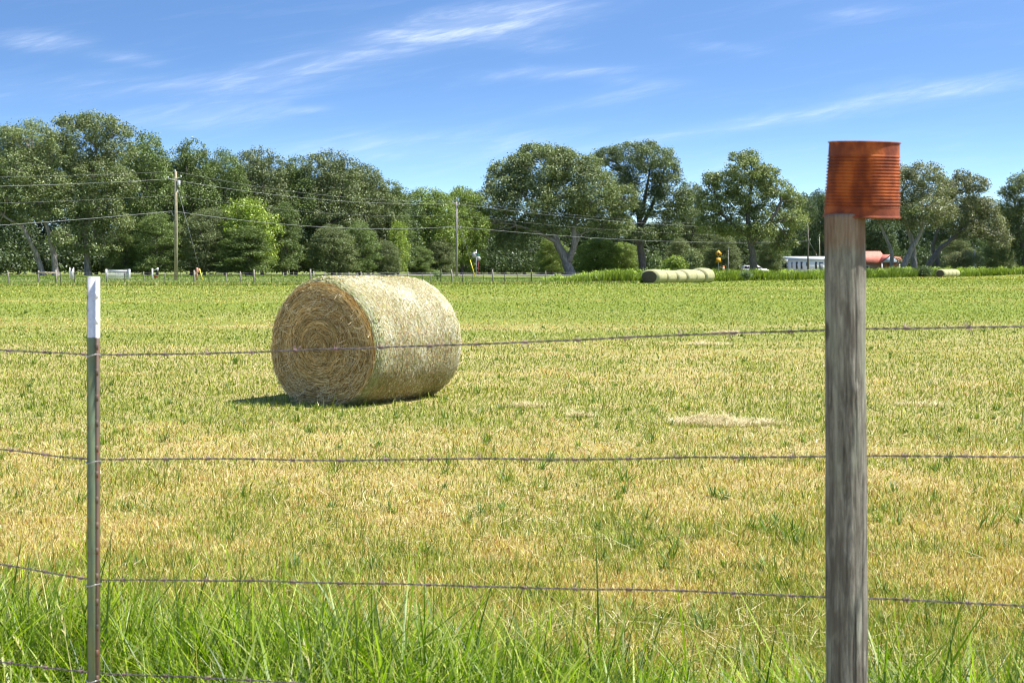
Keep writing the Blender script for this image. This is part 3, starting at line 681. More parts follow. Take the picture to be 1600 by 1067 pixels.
# two rows of old bales at the field edge
def old_bale(loc, rz, Rb, Lb, wide, label, group, seed):
    r = empty('old_hay_bale', loc, label, 'hay bale', group, rz=rz)
    bale_parts(Rb, Lb, wide, .84, seed, r, k=48, nx=24, drop=.21, sh=.36, em='old_end'); return r
def copy_tree(o, parent=None):
    c = o.copy(); sc.collection.objects.link(c)
    if parent is not None: c.parent = parent
    for ch in list(o.children): copy_tree(ch, c)
    return c
d0 = F * EYE / (442.5 - HY); a_ = R(90 - 40)
p0 = P(1016, 418, d0)[:2]; dirv = np.array([math.cos(a_), math.sin(a_)])
labs = ['dark ended first bale at the left end of the long row of bales', 'second bale from the left in the long row', 'third bale from the left in the long row', 'fourth bale from the left in the long row', 'fifth bale from the left in the long row', 'last pale bale at the right end of the long row']
Lb = 1.76; ob = None
for i_ in range(6):
    c_ = p0 + dirv * (Lb * .5 + i_ * (Lb + .02)) + np.array([0, 0])
    if ob is None:
        ob = old_bale((c_[0], c_[1], 0), a_, .80, Lb, 1.45, labs[0], 'old bales in the long row at the field edge', 12); o = ob
    else:
        o = copy_tree(ob); o['label'] = labs[i_]; o.location = (c_[0], c_[1], 0); o.rotation_euler = (0, 0, a_ + rng.normal(0, .02) + (math.pi if i_ % 2 else 0))
    o.location[0] += rng.normal(0, .06); s_ = [1.0, .95, .92, 1.0, .96, 1.09][i_]; o.scale = (1, s_, s_)
    o.location[2] = gz(c_[0], c_[1]) - .03
d0 = 236.; p0 = P(1466, 418, d0)[:2] + np.array([.35, 0]); a2 = R(90 - 38); dirv = np.array([math.cos(a2), math.sin(a2)])
labs = ['brown ended yellow bale at the left end of the short far row', 'second bale of the short far row under the oaks', 'third bale of the short far row under the oaks', 'grey bale at the right end of the short far row']
for i_ in range(4):
    o = copy_tree(ob); c_ = p0 + dirv * (.8 + i_ * 1.74); o['label'] = labs[i_]; o['group'] = 'old bales in the short far row'
    o.location = (c_[0], c_[1], gz(c_[0], c_[1]) - .03); o.rotation_euler = (0, 0, a2); o.scale = (1, .72, .93)

# loose hay left on the field
def hay_clump(px, py, wpx, hpx, label, nst):
    d = F * EYE / (py - HY); W = wpx / F * d; c = P(px, HY, d); Hh = hpx / F * d
    r = empty('hay_clump', (c[0], d, gz(c[0], d)), label, 'loose hay', 'loose hay left on the field')
    kx, ky = 40, 24; u_ = np.linspace(-1, 1, kx); v_ = np.linspace(-1, 1, ky); U, W_ = np.meshgrid(u_, v_)
    def hz(U, W_): return np.clip(1 - U ** 2 - W_ ** 2, 0, 1) ** .6 * Hh * np.clip(2.6 * fbm(U * 3.2 + px, W_ * 2.5 + 3, 5, 4) - .55 - .35 * U, 0, 2) - .012
    V = np.stack([U * W / 2, W_ * W * .35, hz(U, W_)], -1).reshape(-1, 3)
    i = (np.arange(ky - 1)[:, None] * kx + np.arange(kx - 1)[None]).ravel()
    meshobj('hay_mound', V, np.stack([i, i + 1, i + kx + 1, i + kx], 1), M['hay_pale'], r, smooth=True)
    a = rng.uniform(0, 2 * math.pi, nst); q = np.sqrt(rng.random(nst)) * 1.05 + rng.exponential(.10, nst); U, W_ = q * np.cos(a), q * np.sin(a); U = np.where(U > .3, .3 + (U - .3) * 1.5, U)
    b0 = np.stack([U * W / 2, W_ * W * .35, np.maximum(hz(U, W_), 0) + .006], 1)
    c1 = pick(np.array([(.80, .71, .44), (.70, .60, .33), (.48, .38, .18), (.88, .80, .56)]), nst, .12)
    V, Fc, C = blades(b0, rng.uniform(.04, .14, nst), np.maximum(rng.uniform(.003, .005, nst), d * .0004), rng.uniform(0, 2 * math.pi, nst), rng.uniform(.9, 1.6, nst), rng.uniform(0, .5, nst), 2, c1, c1)
    o = meshobj('loose_straw', V, Fc, M['dry'], r, col=C); o['kind'] = 'stuff'
M['hay_pale'] = simple('pale_hay', (.62, .54, .34), .95, var=.35, scale=40, bump=.8)
hay_clump(1118, 661, 128, 9, 'largest mound of pale loose hay on the grass near the wooden post', 5200)
hay_clump(1140, 522, 62, 5, 'flat pale strip of loose hay farther off behind the top wire', 1600)
hay_clump(1105, 538, 60, 3, 'thin scatter of loose hay just below the flat strip', 900)
hay_clump(818, 636, 42, 3, 'small wisp of loose hay right of the big bale', 800)
hay_clump(906, 651, 30, 3, 'tiny tuft of loose hay between the bale and the mound', 500)
hay_clump(1438, 632, 60, 2, 'small wisp of loose hay to the right of the wooden post', 600)

# ------------------------------------------------------------------ trees
OAK = np.array([(.105, .135, .055), (.125, .155, .066), (.085, .115, .047), (.150, .175, .080)])
MIDG = np.array([(.085, .125, .035), (.105, .150, .045), (.07, .105, .032), (.13, .17, .055)])
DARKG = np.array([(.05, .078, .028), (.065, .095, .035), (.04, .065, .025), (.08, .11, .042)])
LIME = np.array([(.14, .20, .028), (.18, .24, .036), (.11, .165, .028), (.22, .27, .055)])
MOSS = np.array([(.17, .18, .11), (.20, .21, .13), (.14, .155, .08), (.12, .145, .065)])
def crown_mesh(name, lobes, pal, parent, leaf=.30, dens=75., sub=(.6, 1.35), fill=1.5, zmin=-.55, shell=.62, droop=.0):
    lobes = np.array(lobes, float)
    Vs, Cs = [], []
    P_, Rr, Tn = [], [], []
    for (cx, cy, cz, rx, ry, rz) in lobes:
        rm = (rx * ry * rz) ** (1 / 3); sm = min(max(rm * .27, sub[0]), sub[1])
        n = int(fill * 4.3 * (rm / sm) ** 2) + 4
        z = rng.uniform(zmin, 1, n); a = rng.uniform(0, 2 * math.pi, n); q = np.sqrt(1 - z * z); s = rng.uniform(shell, 1.0, n) ** .7
        out_ = rng.random(n) < .16; s *= np.where(out_, rng.uniform(1.05, 1.32, n), 1)
        c = np.stack([cx + rx * q * np.cos(a) * s, cy + ry * q * np.sin(a) * s, cz + rz * z * s], 1)
        P_.append(c); Rr.append(sm * rng.uniform(.5, 1.35, n) * np.where(out_, .55, 1)); Tn.append(rng.normal(1, .2, n))
    P_, Rr, Tn = np.vstack(P_), np.concatenate(Rr), np.concatenate(Tn)
    cnt = np.maximum(6, (dens * 1.35 * Rr ** 2).astype(int)); idx = np.repeat(np.arange(len(P_)), cnt); n = len(idx)
    v = rng.normal(0, 1, (n, 3)); v /= np.linalg.norm(v, axis=1, keepdims=True)
    rad = Rr[idx] * rng.uniform(.25, 1.08, n) ** .55
    pos = P_[idx] + v * rad[:, None] * (np.array([1.15, 1.15, .72]) * rng.uniform(.7, 1.35, (len(P_), 3))[idx])
    pos += rng.normal(0, .17, (n, 3)) * Rr[idx][:, None]; pos[:, 2] -= droop * rng.random(n) ** 2 * Rr[idx]
    nr = v * .9 + np.array([0, 0, .55]) + rng.normal(0, .55, (n, 3)); nr /= np.linalg.norm(nr, axis=1, keepdims=True)
    r2 = rng.normal(0, 1, (n, 3)); A = np.cross(nr, r2); A /= np.linalg.norm(A, axis=1, keepdims=True); B = np.cross(nr, A)
    sz = leaf * rng.uniform(.45, 1.25, n)
    A *= (sz * .5)[:, None]; B *= (sz * .30)[:, None]
    V = np.stack([pos - A, pos + B * .9 - A * .1, pos + A, pos - B], 1).reshape(-1, 3)
    c = pick(pal, n, .22) * Tn[idx][:, None].clip(.55, 1.5)
    Fq = np.arange(n * 4).reshape(-1, 4)
    o = meshobj(name, V, Fq, M['leaf'], parent, col=np.repeat(c, 4, 0))
    return o, P_
def wob(p0, p1, n=8, amp=.06, sag=0.):
    p0, p1 = np.array(p0, float), np.array(p1, float); t = np.linspace(0, 1, n)[:, None]; L = np.linalg.norm(p1 - p0)
    j = rng.normal(0, 1, (n, 3)); j = np.cumsum(j, 0); j -= t * j[-1]; j *= amp * L / math.sqrt(n) * np.sin(t * math.pi) ** .5
    p = p0 + (p1 - p0) * t + j; p[:, 2] += sag * L * np.sin(t[:, 0] * math.pi); return p
def taper(a, b, n): return a + (b - a) * np.linspace(0, 1, n) ** .8

def hero_tree(name, base, D, trunks, lobes, pal, label, bark='bark', zdepth=1.0, leaf=.30, dens=75., extra=0, droop=0., group=None, fill=1.5, seedtw=1.0, zmin=-.55, zmid=None):
    """base = (px,py); trunks = list of polylines of (px, py, depth offset m, width px); lobes = (px, py, rpx, [ry px], [depth offset])"""
    b = P(base[0], base[1], D); root = empty(name, b, label, 'tree', group)
    s = D / F
    def loc(px, py, dy=0.): return np.array([(px - base[0]) * s, dy, -(py - base[1]) * s])
    mb = MB(); tips = []
    for tr in trunks:
        pts = np.array([loc(q[0], q[1], q[2]) for q in tr]); wds = np.array([q[3] * s / 2 for q in tr])
        t = np.arange(len(tr)); tq = np.linspace(0, len(tr) - 1, 5 * (len(tr) - 1) + 1)
        P3 = np.stack([np.interp(tq, t, pts[:, k_]) for k_ in range(3)], 1); rw = np.interp(tq, t, wds)
        ker = np.array([.2, .6, .2])
        for k_ in range(3): P3[1:-1, k_] = np.convolve(P3[:, k_], ker, 'valid')
        P3[1:-1] += rng.normal(0, .05, (len(P3) - 2, 3)) * rw[1:-1, None] * 2
        if abs(tr[0][1] - base[1]) < 8: rw[:2] *= np.array([1.5, 1.15]); P3[0, 2] -= .4
        mb.tube(P3, rw, 9); tips += [(P3[k_], rw[k_]) for k_ in range(len(P3) // 2, len(P3), 2)]
    L3 = []
    for q in lobes:
        px, py, r = q[:3]; rz = q[3] if len(q) > 3 and q[3] else r * .75; dy = q[4] if len(q) > 4 else rng.uniform(-.45, .35) * r * s * 1.6
        c = loc(px, py, dy); L3.append((*c, r * s, r * s * zdepth, rz * s))
    for (cx, cy, cz, rx, ry, rz) in L3:
        c = np.array([cx, cy, cz]); dd = [np.linalg.norm(c - t_[0]) + (2 if t_[0][2] > cz else 0) for t_ in tips]; j = int(np.argmin(dd))
        r0 = min(tips[j][1] * .7, .28); end = c + np.array([0, 0, -rz * .1])
        pl = wob(tips[j][0], end, 8, .10, .05); mb.tube(pl, taper(r0, .07, 8), 6)
        for _ in range(int(7 * seedtw)):
            v = rng.normal(0, 1, 3); v /= np.linalg.norm(v); v[2] = abs(v[2]) * .9 - .2
            st = pl[rng.integers(3, 8)]; mb.tube(wob(st, c + v * np.array([rx, ry, rz]) * rng.uniform(.6, .95), 6, .12), taper(.085, .02, 6), 5)
    mb.build('trunk', M[bark], root, True)
    crown_mesh('crown', L3, pal, root, leaf=leaf, dens=dens, droop=droop, fill=fill * 1.4, zmin=-.8)
    return root

G_T = None
# big spreading oak right of the second utility pole
hero_tree('oak_tree', (892, 433), 232, [
    [(893, 434, 0, 17), (886, 412, 0, 14), (874, 385, 0, 12), (862, 362, 0, 9), (838, 335, -1, 6), (815, 300, -1, 4)],
    [(888, 408, 0, 11), (897, 385, -1, 9), (896, 355, -1, 7), (905, 335, -1, 5), (915, 300, -1, 3)],
    [(894, 395, .5, 8), (903, 372, 0, 6), (900, 362, 0, 5)],
    [(866, 368, 0, 8), (850, 345, 2, 6), (858, 310, 2, 4), (862, 270, 2, 3)],
    [(872, 380, 0, 7), (838, 362, -2, 5), (800, 350, -2, 3)]],
    [(850, 262, 45, 34), (812, 258, 26, 18), (885, 262, 34, 28), (835, 238, 24, 13), (872, 244, 20, 14), (792, 290, 34, 26), (766, 318, 28, 24), (748, 350, 20, 20), (782, 350, 34, 26), (830, 310, 44, 34),
     (880, 308, 42, 32), (925, 300, 40, 34), (948, 330, 34, 28), (910, 340, 34, 24), (845, 350, 38, 22), (800, 378, 26, 16), (965, 352, 24, 20), (920, 262, 22, 18), (780, 265, 14, 12), (742, 372, 18, 18), (975, 310, 22, 22)],
    OAK, 'wide spreading oak with a leaning pale forked trunk, behind the right half of the wire', leaf=.34, dens=60)
hero_tree('oak_tree', (1005, 430), 246, [
    [(1006, 430, 0, 13), (1003, 400, 0, 11), (998, 372, 0, 9), (1000, 345, 0, 7), (1008, 310, 0, 5), (1015, 270, 0, 3)],
    [(1000, 385, 0, 8), (985, 362, 0, 6), (974, 335, 0, 4), (968, 310, 0, 3)],
    [(1000, 360, 1, 7), (1018, 325, 1, 6), (1032, 290, 1, 4), (1040, 260, 1, 3)],
    [(1000, 350, 2, 5), (995, 310, 2, 4), (985, 270, 2, 3)]],
    [(980, 240, 28, 18), (1018, 250, 36, 20), (950, 246, 24, 16), (1040, 262, 24, 20), (1000, 285, 36, 28), (1048, 295, 26, 24), (965, 285, 30, 26), (1020, 325, 34, 22), (975, 325, 28, 20), (1058, 330, 22, 20), (1045, 360, 24, 18), (970, 352, 22, 16), (935, 250, 14, 10), (1010, 228, 16, 8), (1070, 312, 16, 16), (1010, 365, 30, 14)],
    OAK * np.array([.8, .84, .86]), 'tall dark oak with an upright dark trunk behind the left end of the bale row', 'bark_dark', leaf=.33, dens=56, fill=1.3)
hero_tree('oak_tree', (1178, 427), 232, [
    [(1179, 428, 0, 13), (1176, 400, 0, 11), (1172, 378, 0, 9), (1168, 345, 0, 7), (1172, 310, 0, 5), (1175, 275, 0, 3)],
    [(1174, 382, 0, 8), (1188, 362, -2, 6), (1208, 335, -2, 5), (1218, 312, -2, 4)],
    [(1172, 372, 0, 6), (1145, 350, 0, 4), (1122, 330, 0, 3)]],
    [(1170, 248, 16, 12), (1150, 247, 12, 8), (1165, 268, 30, 18), (1195, 272, 22, 14), (1135, 285, 26, 18), (1112, 282, 14, 12), (1175, 300, 34, 22), (1215, 296, 24, 18), (1240, 315, 18, 16), (1145, 320, 34, 22), (1110, 315, 22, 20),
     (1200, 335, 30, 18), (1240, 345, 20, 16), (1108, 350, 20, 18), (1150, 355, 30, 16), (1232, 372, 16, 16), (1190, 362, 24, 14), (1220, 390, 14, 16)],
    OAK * np.array([1.12, 1.1, .95]), 'broad oak with a pointed top and one long dark limb, behind the minivan', 'bark_dark', leaf=.34, dens=60)
hero_tree('oak_tree', (1412, 432), 244, [
    [(1411, 437, 0, 12), (1412, 415, 0, 10), (1422, 392, 0, 8), (1437, 368, 0, 6), (1443, 350, 0, 4), (1440, 310, 0, 3)],
    [(1436, 430, 2, 11), (1432, 405, 2, 10), (1432, 380, 2, 8), (1420, 350, 2, 5), (1415, 310, 2, 3)],
    [(1396, 424, 1, 7), (1396, 395, 1, 6), (1386, 370, 1, 5), (1375, 345, 1, 3)]],
    [(1440, 272, 28, 16), (1415, 290, 30, 24), (1460, 295, 28, 22), (1382, 300, 24, 24), (1430, 325, 36, 20), (1390, 335, 26, 16), (1470, 330, 26, 20), (1405, 268, 16, 10), (1360, 320, 20, 18), (1442, 350, 26, 12)],
    MOSS * .85, 'grey green oak with a pale slanting trunk just right of the rusty can', leaf=.33, dens=58, fill=1.3)
hero_tree('oak_tree', (1450, 432), 256, [
    [(1446, 434, 0, 12), (1452, 412, 0, 10), (1468, 390, 0, 8), (1490, 372, 0, 6), (1505, 355, 0, 4)],
    [(1472, 430, 2, 9), (1470, 405, 2, 8), (1462, 388, 2, 6), (1470, 360, 2, 4), (1478, 310, 2, 3)]],
    [(1500, 300, 30, 22), (1525, 325, 30, 22), (1490, 340, 28, 20), (1550, 350, 24, 20), (1515, 360, 30, 16), (1475, 300, 20, 20), (1545, 322, 18, 14), (1505, 275, 14, 9), (1520, 290, 20, 14), (1560, 375, 18, 18)],
    MOSS * .8, 'sprawling grey oak whose dark trunk leans right above the short far row of bales', 'bark_dark', leaf=.33, dens=58, fill=1.35)
hero_tree('oak_tree', (1600, 428), 262, [
    [(1605, 428, 0, 12), (1600, 395, 0, 9), (1590, 350, 0, 6), (1585, 310, 0, 3)], [(1602, 395, 0, 7), (1625, 350, 0, 5), (1640, 310, 0, 3)]],
    [(1590, 290, 22, 16), (1620, 285, 30, 22), (1575, 325, 22, 20), (1610, 330, 34, 24), (1650, 320, 34, 28), (1585, 362, 26, 20), (1625, 370, 34, 20), (1572, 300, 14, 10), (1580, 395, 20, 16), (1570, 375, 16, 16)],
    OAK * .8, 'dark oak cut off by the right edge of the photo', 'bark_dark', leaf=.33, dens=56, fill=1.3)
# left woods: the two nearest oaks
hero_tree('oak_tree', (88, 433), 172, [
    [(69, 434, 0, 9), (60, 405, 0, 8), (50, 375, -1, 6), (38, 352, -1, 5), (14, 341, -1, 4), (-10, 320, 0, 3)],
    [(88, 434, 0, 11), (84, 400, 0, 9), (78, 370, 0, 7), (66, 330, 0, 5), (50, 290, 0, 4)]],
    [(45, 218, 45, 26), (5, 228, 36, 30), (80, 240, 36, 30), (30, 265, 46, 30), (-30, 270, 40, 36), (75, 290, 38, 26), (20, 310, 44, 24), (90, 325, 26, 20), (-25, 330, 36, 26), (55, 340, 26, 14), (100, 370, 18, 16), (-20, 375, 24, 18)],
    OAK * 1.08, 'pale green spreading oak with two leaning trunks at the far left edge', leaf=.26, dens=85)
hero_tree('oak_tree', (136, 433), 176, [
    [(137, 434, 0, 11), (136, 400, 0, 9), (132, 365, 0, 8), (138, 325, 0, 6), (146, 280, 0, 4), (150, 230, 0, 3)],
    [(134, 370, 0, 6), (112, 325, 0, 5), (105, 285, 0, 3)], [(136, 350, 0, 6), (165, 310, 0, 4), (180, 260, 0, 3)]],
    [(110, 190, 26, 10), (155, 192, 34, 12), (185, 205, 22, 12), (135, 215, 38, 18), (175, 235, 34, 22), (120, 250, 30, 22), (160, 275, 40, 26), (190, 290, 26, 24), (125, 300, 34, 22), (165, 325, 36, 22), (140, 355, 30, 16), (185, 350, 24, 20), (120, 385, 22, 16), (170, 385, 26, 16)],
    OAK, 'tallest oak of the left woods, its trunk behind the top of the white-tipped post', leaf=.26, dens=85)

# other trees of the woods: variants copied with their trunk and crown
def variant(name, seed, w_, h_, pal, leaf, dens, kind='round', bark='bark_dark', nl=22):
    """free standing tree of crown radius w_, total height h_ at the origin"""
    global rng
    keep_ = rng; rng = np.random.default_rng(seed)
    root = empty(name, (0, 0, 0), 'x', 'tree'); mb = MB(); lobes = []
    th = wob((0, 0, -.3), (rng.normal(0, .3), rng.normal(0, .3), h_ * .75), 9, .03); mb.tube(th, taper(.34, .08, 9), 8)
    for k_ in range(nl):
        t = k_ / (nl - 1); z = h_ * (.13 + .72 * t); prof_ = math.sqrt(max(.05, 1 - (abs(t - .45) / .75) ** 2.4)) if kind == 'round' else (1 - .45 * t)
        a = k_ * 2.4 + rng.uniform(-.5, .5); r = w_ * prof_ * rng.uniform(.42, .76); rr_ = w_ * rng.uniform(.28, .46) * (1.08 - .15 * t)
        lobes.append((r * math.cos(a), r * math.sin(a), z, rr_, rr_, rr_ * rng.uniform(.6, .85)))
    lobes.append((w_ * .1, 0, h_ * .90, w_ * .42, w_ * .42, h_ * .09)); lobes.append((-w_ * .3, w_ * .1, h_ * .84, w_ * .4, w_ * .4, h_ * .1)); lobes.append((0, 0, h_ * .55, w_ * .7, w_ * .7, h_ * .3)); lobes.append((0, 0, h_ * .2, w_ * .6, w_ * .6, h_ * .16))
    for l_ in lobes:
        s_ = th[min(8, max(1, int(8 * (l_[2] / h_) * .8)))]; mb.tube(wob(s_, (l_[0], l_[1], l_[2] - l_[5] * .1), 6, .08), taper(.14, .03, 6), 5)
    mb.build('trunk', M[bark], root, True); crown_mesh('crown', lobes, pal, root, leaf=leaf, dens=dens, fill=1.35)
    rng = keep_; return root
protos = {
    'wood_a': variant('broadleaf_tree', 1, 5.2, 18, MIDG, .27, 70),
    'wood_b': variant('broadleaf_tree', 2, 5.6, 17, OAK * .85, .27, 70),
    'wood_c': variant('broadleaf_tree', 3, 4.6, 18, MIDG * .85, .27, 70, 'cone'),
    'dark': variant('broadleaf_tree', 4, 6.0, 16, DARKG, .34, 48),
    'lime': variant('broadleaf_tree', 5, 3.4, 9, LIME, .27, 75, 'round', nl=16),
    'mid_lime': variant('broadleaf_tree', 6, 5.4, 14, (MIDG + LIME) / 2, .30, 60),
}
used = set()
def place(kind, px, top, base_py, D, label, wpx=None, rz=None, group='trees of the woods beyond the field'):
    pr = protos[kind]
    if kind in used: o = copy_tree(pr)
    else: o = pr; used.add(kind)
    h0 = {'wood_a': 18, 'wood_b': 17, 'wood_c': 18, 'dark': 16, 'lime': 9, 'mid_lime': 14}[kind] * 1.0; w0 = {'wood_a': 5.2, 'wood_b': 5.6, 'wood_c': 4.6, 'dark': 6, 'lime': 3.4, 'mid_lime': 5.4}[kind]
    Hh = (base_py - top) / F * D; sx = (wpx / 2 / F * D) / w0 if wpx else Hh / h0
    b = P(px, base_py, D); o.location = (b[0], b[1], b[2]); o.rotation_euler = (0, 0, rz if rz is not None else rng.uniform(0, 6.28)); o.scale = (sx, sx, Hh / h0)
    o['label'] = label; o['category'] = 'tree'; o['group'] = group; return o
# front row
place('wood_a', 232, 205, 434, 182, 'deep green tree just right of the tallest left oak, behind the utility pole wires', 105)
place('wood_c', 298, 216, 434, 186, 'full green tree behind and right of the left utility pole', 100)
place('wood_a', 352, 232, 434, 190, 'green tree above and left of the yellow-green sapling', 95)
place('wood_b', 410, 230, 434, 194, 'grey green tree directly above the yellow-green sapling', 105)
place('wood_c', 462, 243, 434, 196, 'narrow dark green tree above the left half of the big bale', 90)
place('wood_b', 522, 234, 434, 198, 'rounded grey green tree crown standing highest above the big bale', 120)
place('wood_b', 575, 255, 434, 202, 'rounded tree on the right shoulder of the left woods', 100)
place('wood_c', 614, 282, 434, 204, 'last lower tree at the right end of the left woods', 75)
place('mid_lime', 672, 292, 434, 222, 'sunlit green tree left of the second utility pole', 100)
place('mid_lime', 722, 290, 434, 228, 'sunlit green tree right behind the second utility pole', 85)
place('lime', 392, 310, 434, 178, 'yellow-green young tree in the middle of the left woods', 95)
place('lime', 622, 345, 434, 198, 'thin bright yellow-green tree in the gap right of the left woods', 36)
# understory in front of the woods
place('wood_a', 245, 330, 434, 176, 'low bushy tree left of the foot of the left utility pole', 80)
place('wood_b', 320, 325, 434, 178, 'low bushy tree behind the yellow guy wire guard', 90)
place('wood_c', 445, 315, 434, 182, 'tall bushy tree right below the yellow-green one', 66)
place('wood_b', 518, 350, 434, 184, 'low round tree over the middle of the big bale', 84)
place('wood_a', 562, 345, 434, 188, 'low bushy tree over the right half of the big bale', 64)
place('wood_b', 604, 375, 434, 192, 'small dark tree at the end of the woods', 50)
place('wood_c', 385, 352, 434, 174, 'low leafy tree beneath the yellow-green one', 100)
place('wood_a', 655, 385, 434, 214, 'small tree behind the far fence left of the second utility pole', 54)
place('wood_b', 690, 375, 434, 218, 'rounded low tree at the foot of the sunlit green trees', 52)
place('wood_a', 195, 365, 434, 178, 'low tree behind the white gate panel', 64)
place('mid_lime', 862, 372, 433, 240, 'yellowish bush-like tree at the foot of the leaning oak', 50)
place('mid_lime', 935, 370, 433, 250, 'light green bushy tree right of the leaning oak trunk', 74)
place('mid_lime', 975, 378, 433, 254, 'light green low tree between the two big oak trunks', 52)
place('wood_b', 1080, 285, 430, 268, 'grey green tree filling the gap between the two big oaks', 66)
place('wood_b', 1062, 372, 430, 252, 'olive low tree behind the middle of the bale row', 48)
place('wood_b', 1205, 370, 428, 262, 'leafy low tree hanging over the minivan', 46)
place('wood_b', 1130, 365, 428, 262, 'dark low tree behind the yellow road signs', 60)
place('wood_b', 1497, 372, 430, 268, 'low grey green tree left of the white roadside sign', 56)
place('wood_b', 1560, 365, 428, 275, 'low grey green tree right of the white roadside sign', 56)
# dark second and third rows
back = [(-20, 225, 'far left edge'), (60, 215, 'left edge'), (150, 230, 'the tallest left oak'), (230, 240, 'the low tree by the left pole'), (310, 245, 'the full green tree'), (385, 255, 'the yellow-green tree'),
        (455, 262, 'the narrow dark tree'), (530, 262, 'the highest rounded crown'), (600, 290, 'the last tree of the left woods')]
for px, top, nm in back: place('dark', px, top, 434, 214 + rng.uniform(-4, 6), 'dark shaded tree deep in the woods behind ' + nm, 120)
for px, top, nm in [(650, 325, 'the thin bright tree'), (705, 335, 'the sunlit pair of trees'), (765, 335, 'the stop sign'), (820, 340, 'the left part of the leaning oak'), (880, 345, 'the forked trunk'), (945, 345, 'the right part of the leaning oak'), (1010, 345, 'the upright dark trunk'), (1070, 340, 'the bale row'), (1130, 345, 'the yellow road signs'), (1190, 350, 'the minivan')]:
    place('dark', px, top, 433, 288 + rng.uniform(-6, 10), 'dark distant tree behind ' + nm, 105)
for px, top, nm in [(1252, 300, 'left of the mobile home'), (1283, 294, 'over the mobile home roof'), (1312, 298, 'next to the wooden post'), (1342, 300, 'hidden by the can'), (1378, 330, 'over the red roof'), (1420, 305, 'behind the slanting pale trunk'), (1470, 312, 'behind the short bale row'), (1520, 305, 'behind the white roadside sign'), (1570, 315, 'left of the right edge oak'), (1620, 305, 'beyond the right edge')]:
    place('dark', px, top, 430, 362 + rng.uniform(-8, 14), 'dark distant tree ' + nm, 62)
# a far belt of woods closing the horizon
n = 90; l_ = []
for t in np.linspace(-.75, .75, n):
    D_ = 420 + rng.uniform(-15, 25); l_.append((t * D_, D_, rng.uniform(1, 5), 7, 6, rng.uniform(6.5, 9.5)))
o_, _ = crown_mesh('distant_wood', l_, DARKG, None, leaf=.8, dens=14., fill=1.6, sub=(1.2, 2.2)); tag(o_, 'dark belt of far woods closing the horizon behind all the trees', 'woods', kind='stuff')

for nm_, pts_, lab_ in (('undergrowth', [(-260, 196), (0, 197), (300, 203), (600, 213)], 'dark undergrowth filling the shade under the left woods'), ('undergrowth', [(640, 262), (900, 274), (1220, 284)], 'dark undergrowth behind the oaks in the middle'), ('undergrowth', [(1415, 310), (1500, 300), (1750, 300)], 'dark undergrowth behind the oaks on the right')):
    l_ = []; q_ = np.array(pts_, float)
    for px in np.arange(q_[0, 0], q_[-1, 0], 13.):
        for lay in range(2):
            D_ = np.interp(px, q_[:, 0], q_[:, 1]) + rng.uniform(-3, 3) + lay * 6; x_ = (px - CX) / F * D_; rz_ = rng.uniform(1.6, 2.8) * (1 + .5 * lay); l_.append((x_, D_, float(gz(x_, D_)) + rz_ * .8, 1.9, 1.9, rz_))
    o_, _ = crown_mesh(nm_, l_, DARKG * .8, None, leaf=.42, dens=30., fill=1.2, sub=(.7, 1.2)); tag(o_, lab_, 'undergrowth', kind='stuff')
# bushes
def bush(px, py, wpx, hpx, D, pal, label, leaf=.16, dens=170):
    b = P(px, py, D); s = D / F; r = empty('bush', b, label, 'bush', 'bushes at the field edge'); L = []
    for k_ in range(7):
        a = rng.uniform(0, 6.28); q = rng.uniform(.1, .6); L.append((wpx / 2 * s * q * math.cos(a), wpx / 2 * s * q * math.sin(a) * .8, hpx * s * rng.uniform(.3, .65), wpx * s * .28, wpx * s * .28, hpx * s * rng.uniform(.25, .38)))
    mb = MB()
    for l in L: mb.tube(wob((0, 0, -.1), l[:3], 5, .1), taper(.05, .015, 5), 5)
    mb.build('stem', M['bark_dark'], r, True); crown_mesh('foliage', L, pal, r, leaf=leaf, dens=dens, sub=(.25, .6), zmin=-.8)
bush(1054, 424, 44, 26, 160, LIME * .9, 'bright green rounded bush behind the bale row')
bush(1085, 424, 36, 36, 168, (MIDG + MOSS) / 2, 'olive bush behind the right half of the bale row')
bush(1025, 428, 26, 36, 190, (MIDG + OAK) / 2, 'dull green bush beside the upright dark trunk')
bush(1505, 420, 60, 28, 262, MOSS, 'grey leaved bush behind the short far row of bales', .22, 90)
bush(1445, 434, 34, 20, 236, DARKG * 1.2, 'dark bush at the foot of the leaning dark trunk', .2, 100)
bush(1382, 434, 44, 15, 228, (DARKG + MIDG) / 2, 'dark green bush in front of the red roofed house', .2, 100)
bush(684, 436, 12, 14, 150, MIDG * 1.2, 'small potted-looking shrub by the far fence', .12, 200)
bush(1168, 436, 22, 14, 158, DARKG * 1.6, 'dark rounded weed bush in the green strip right of the bales', .14, 200)

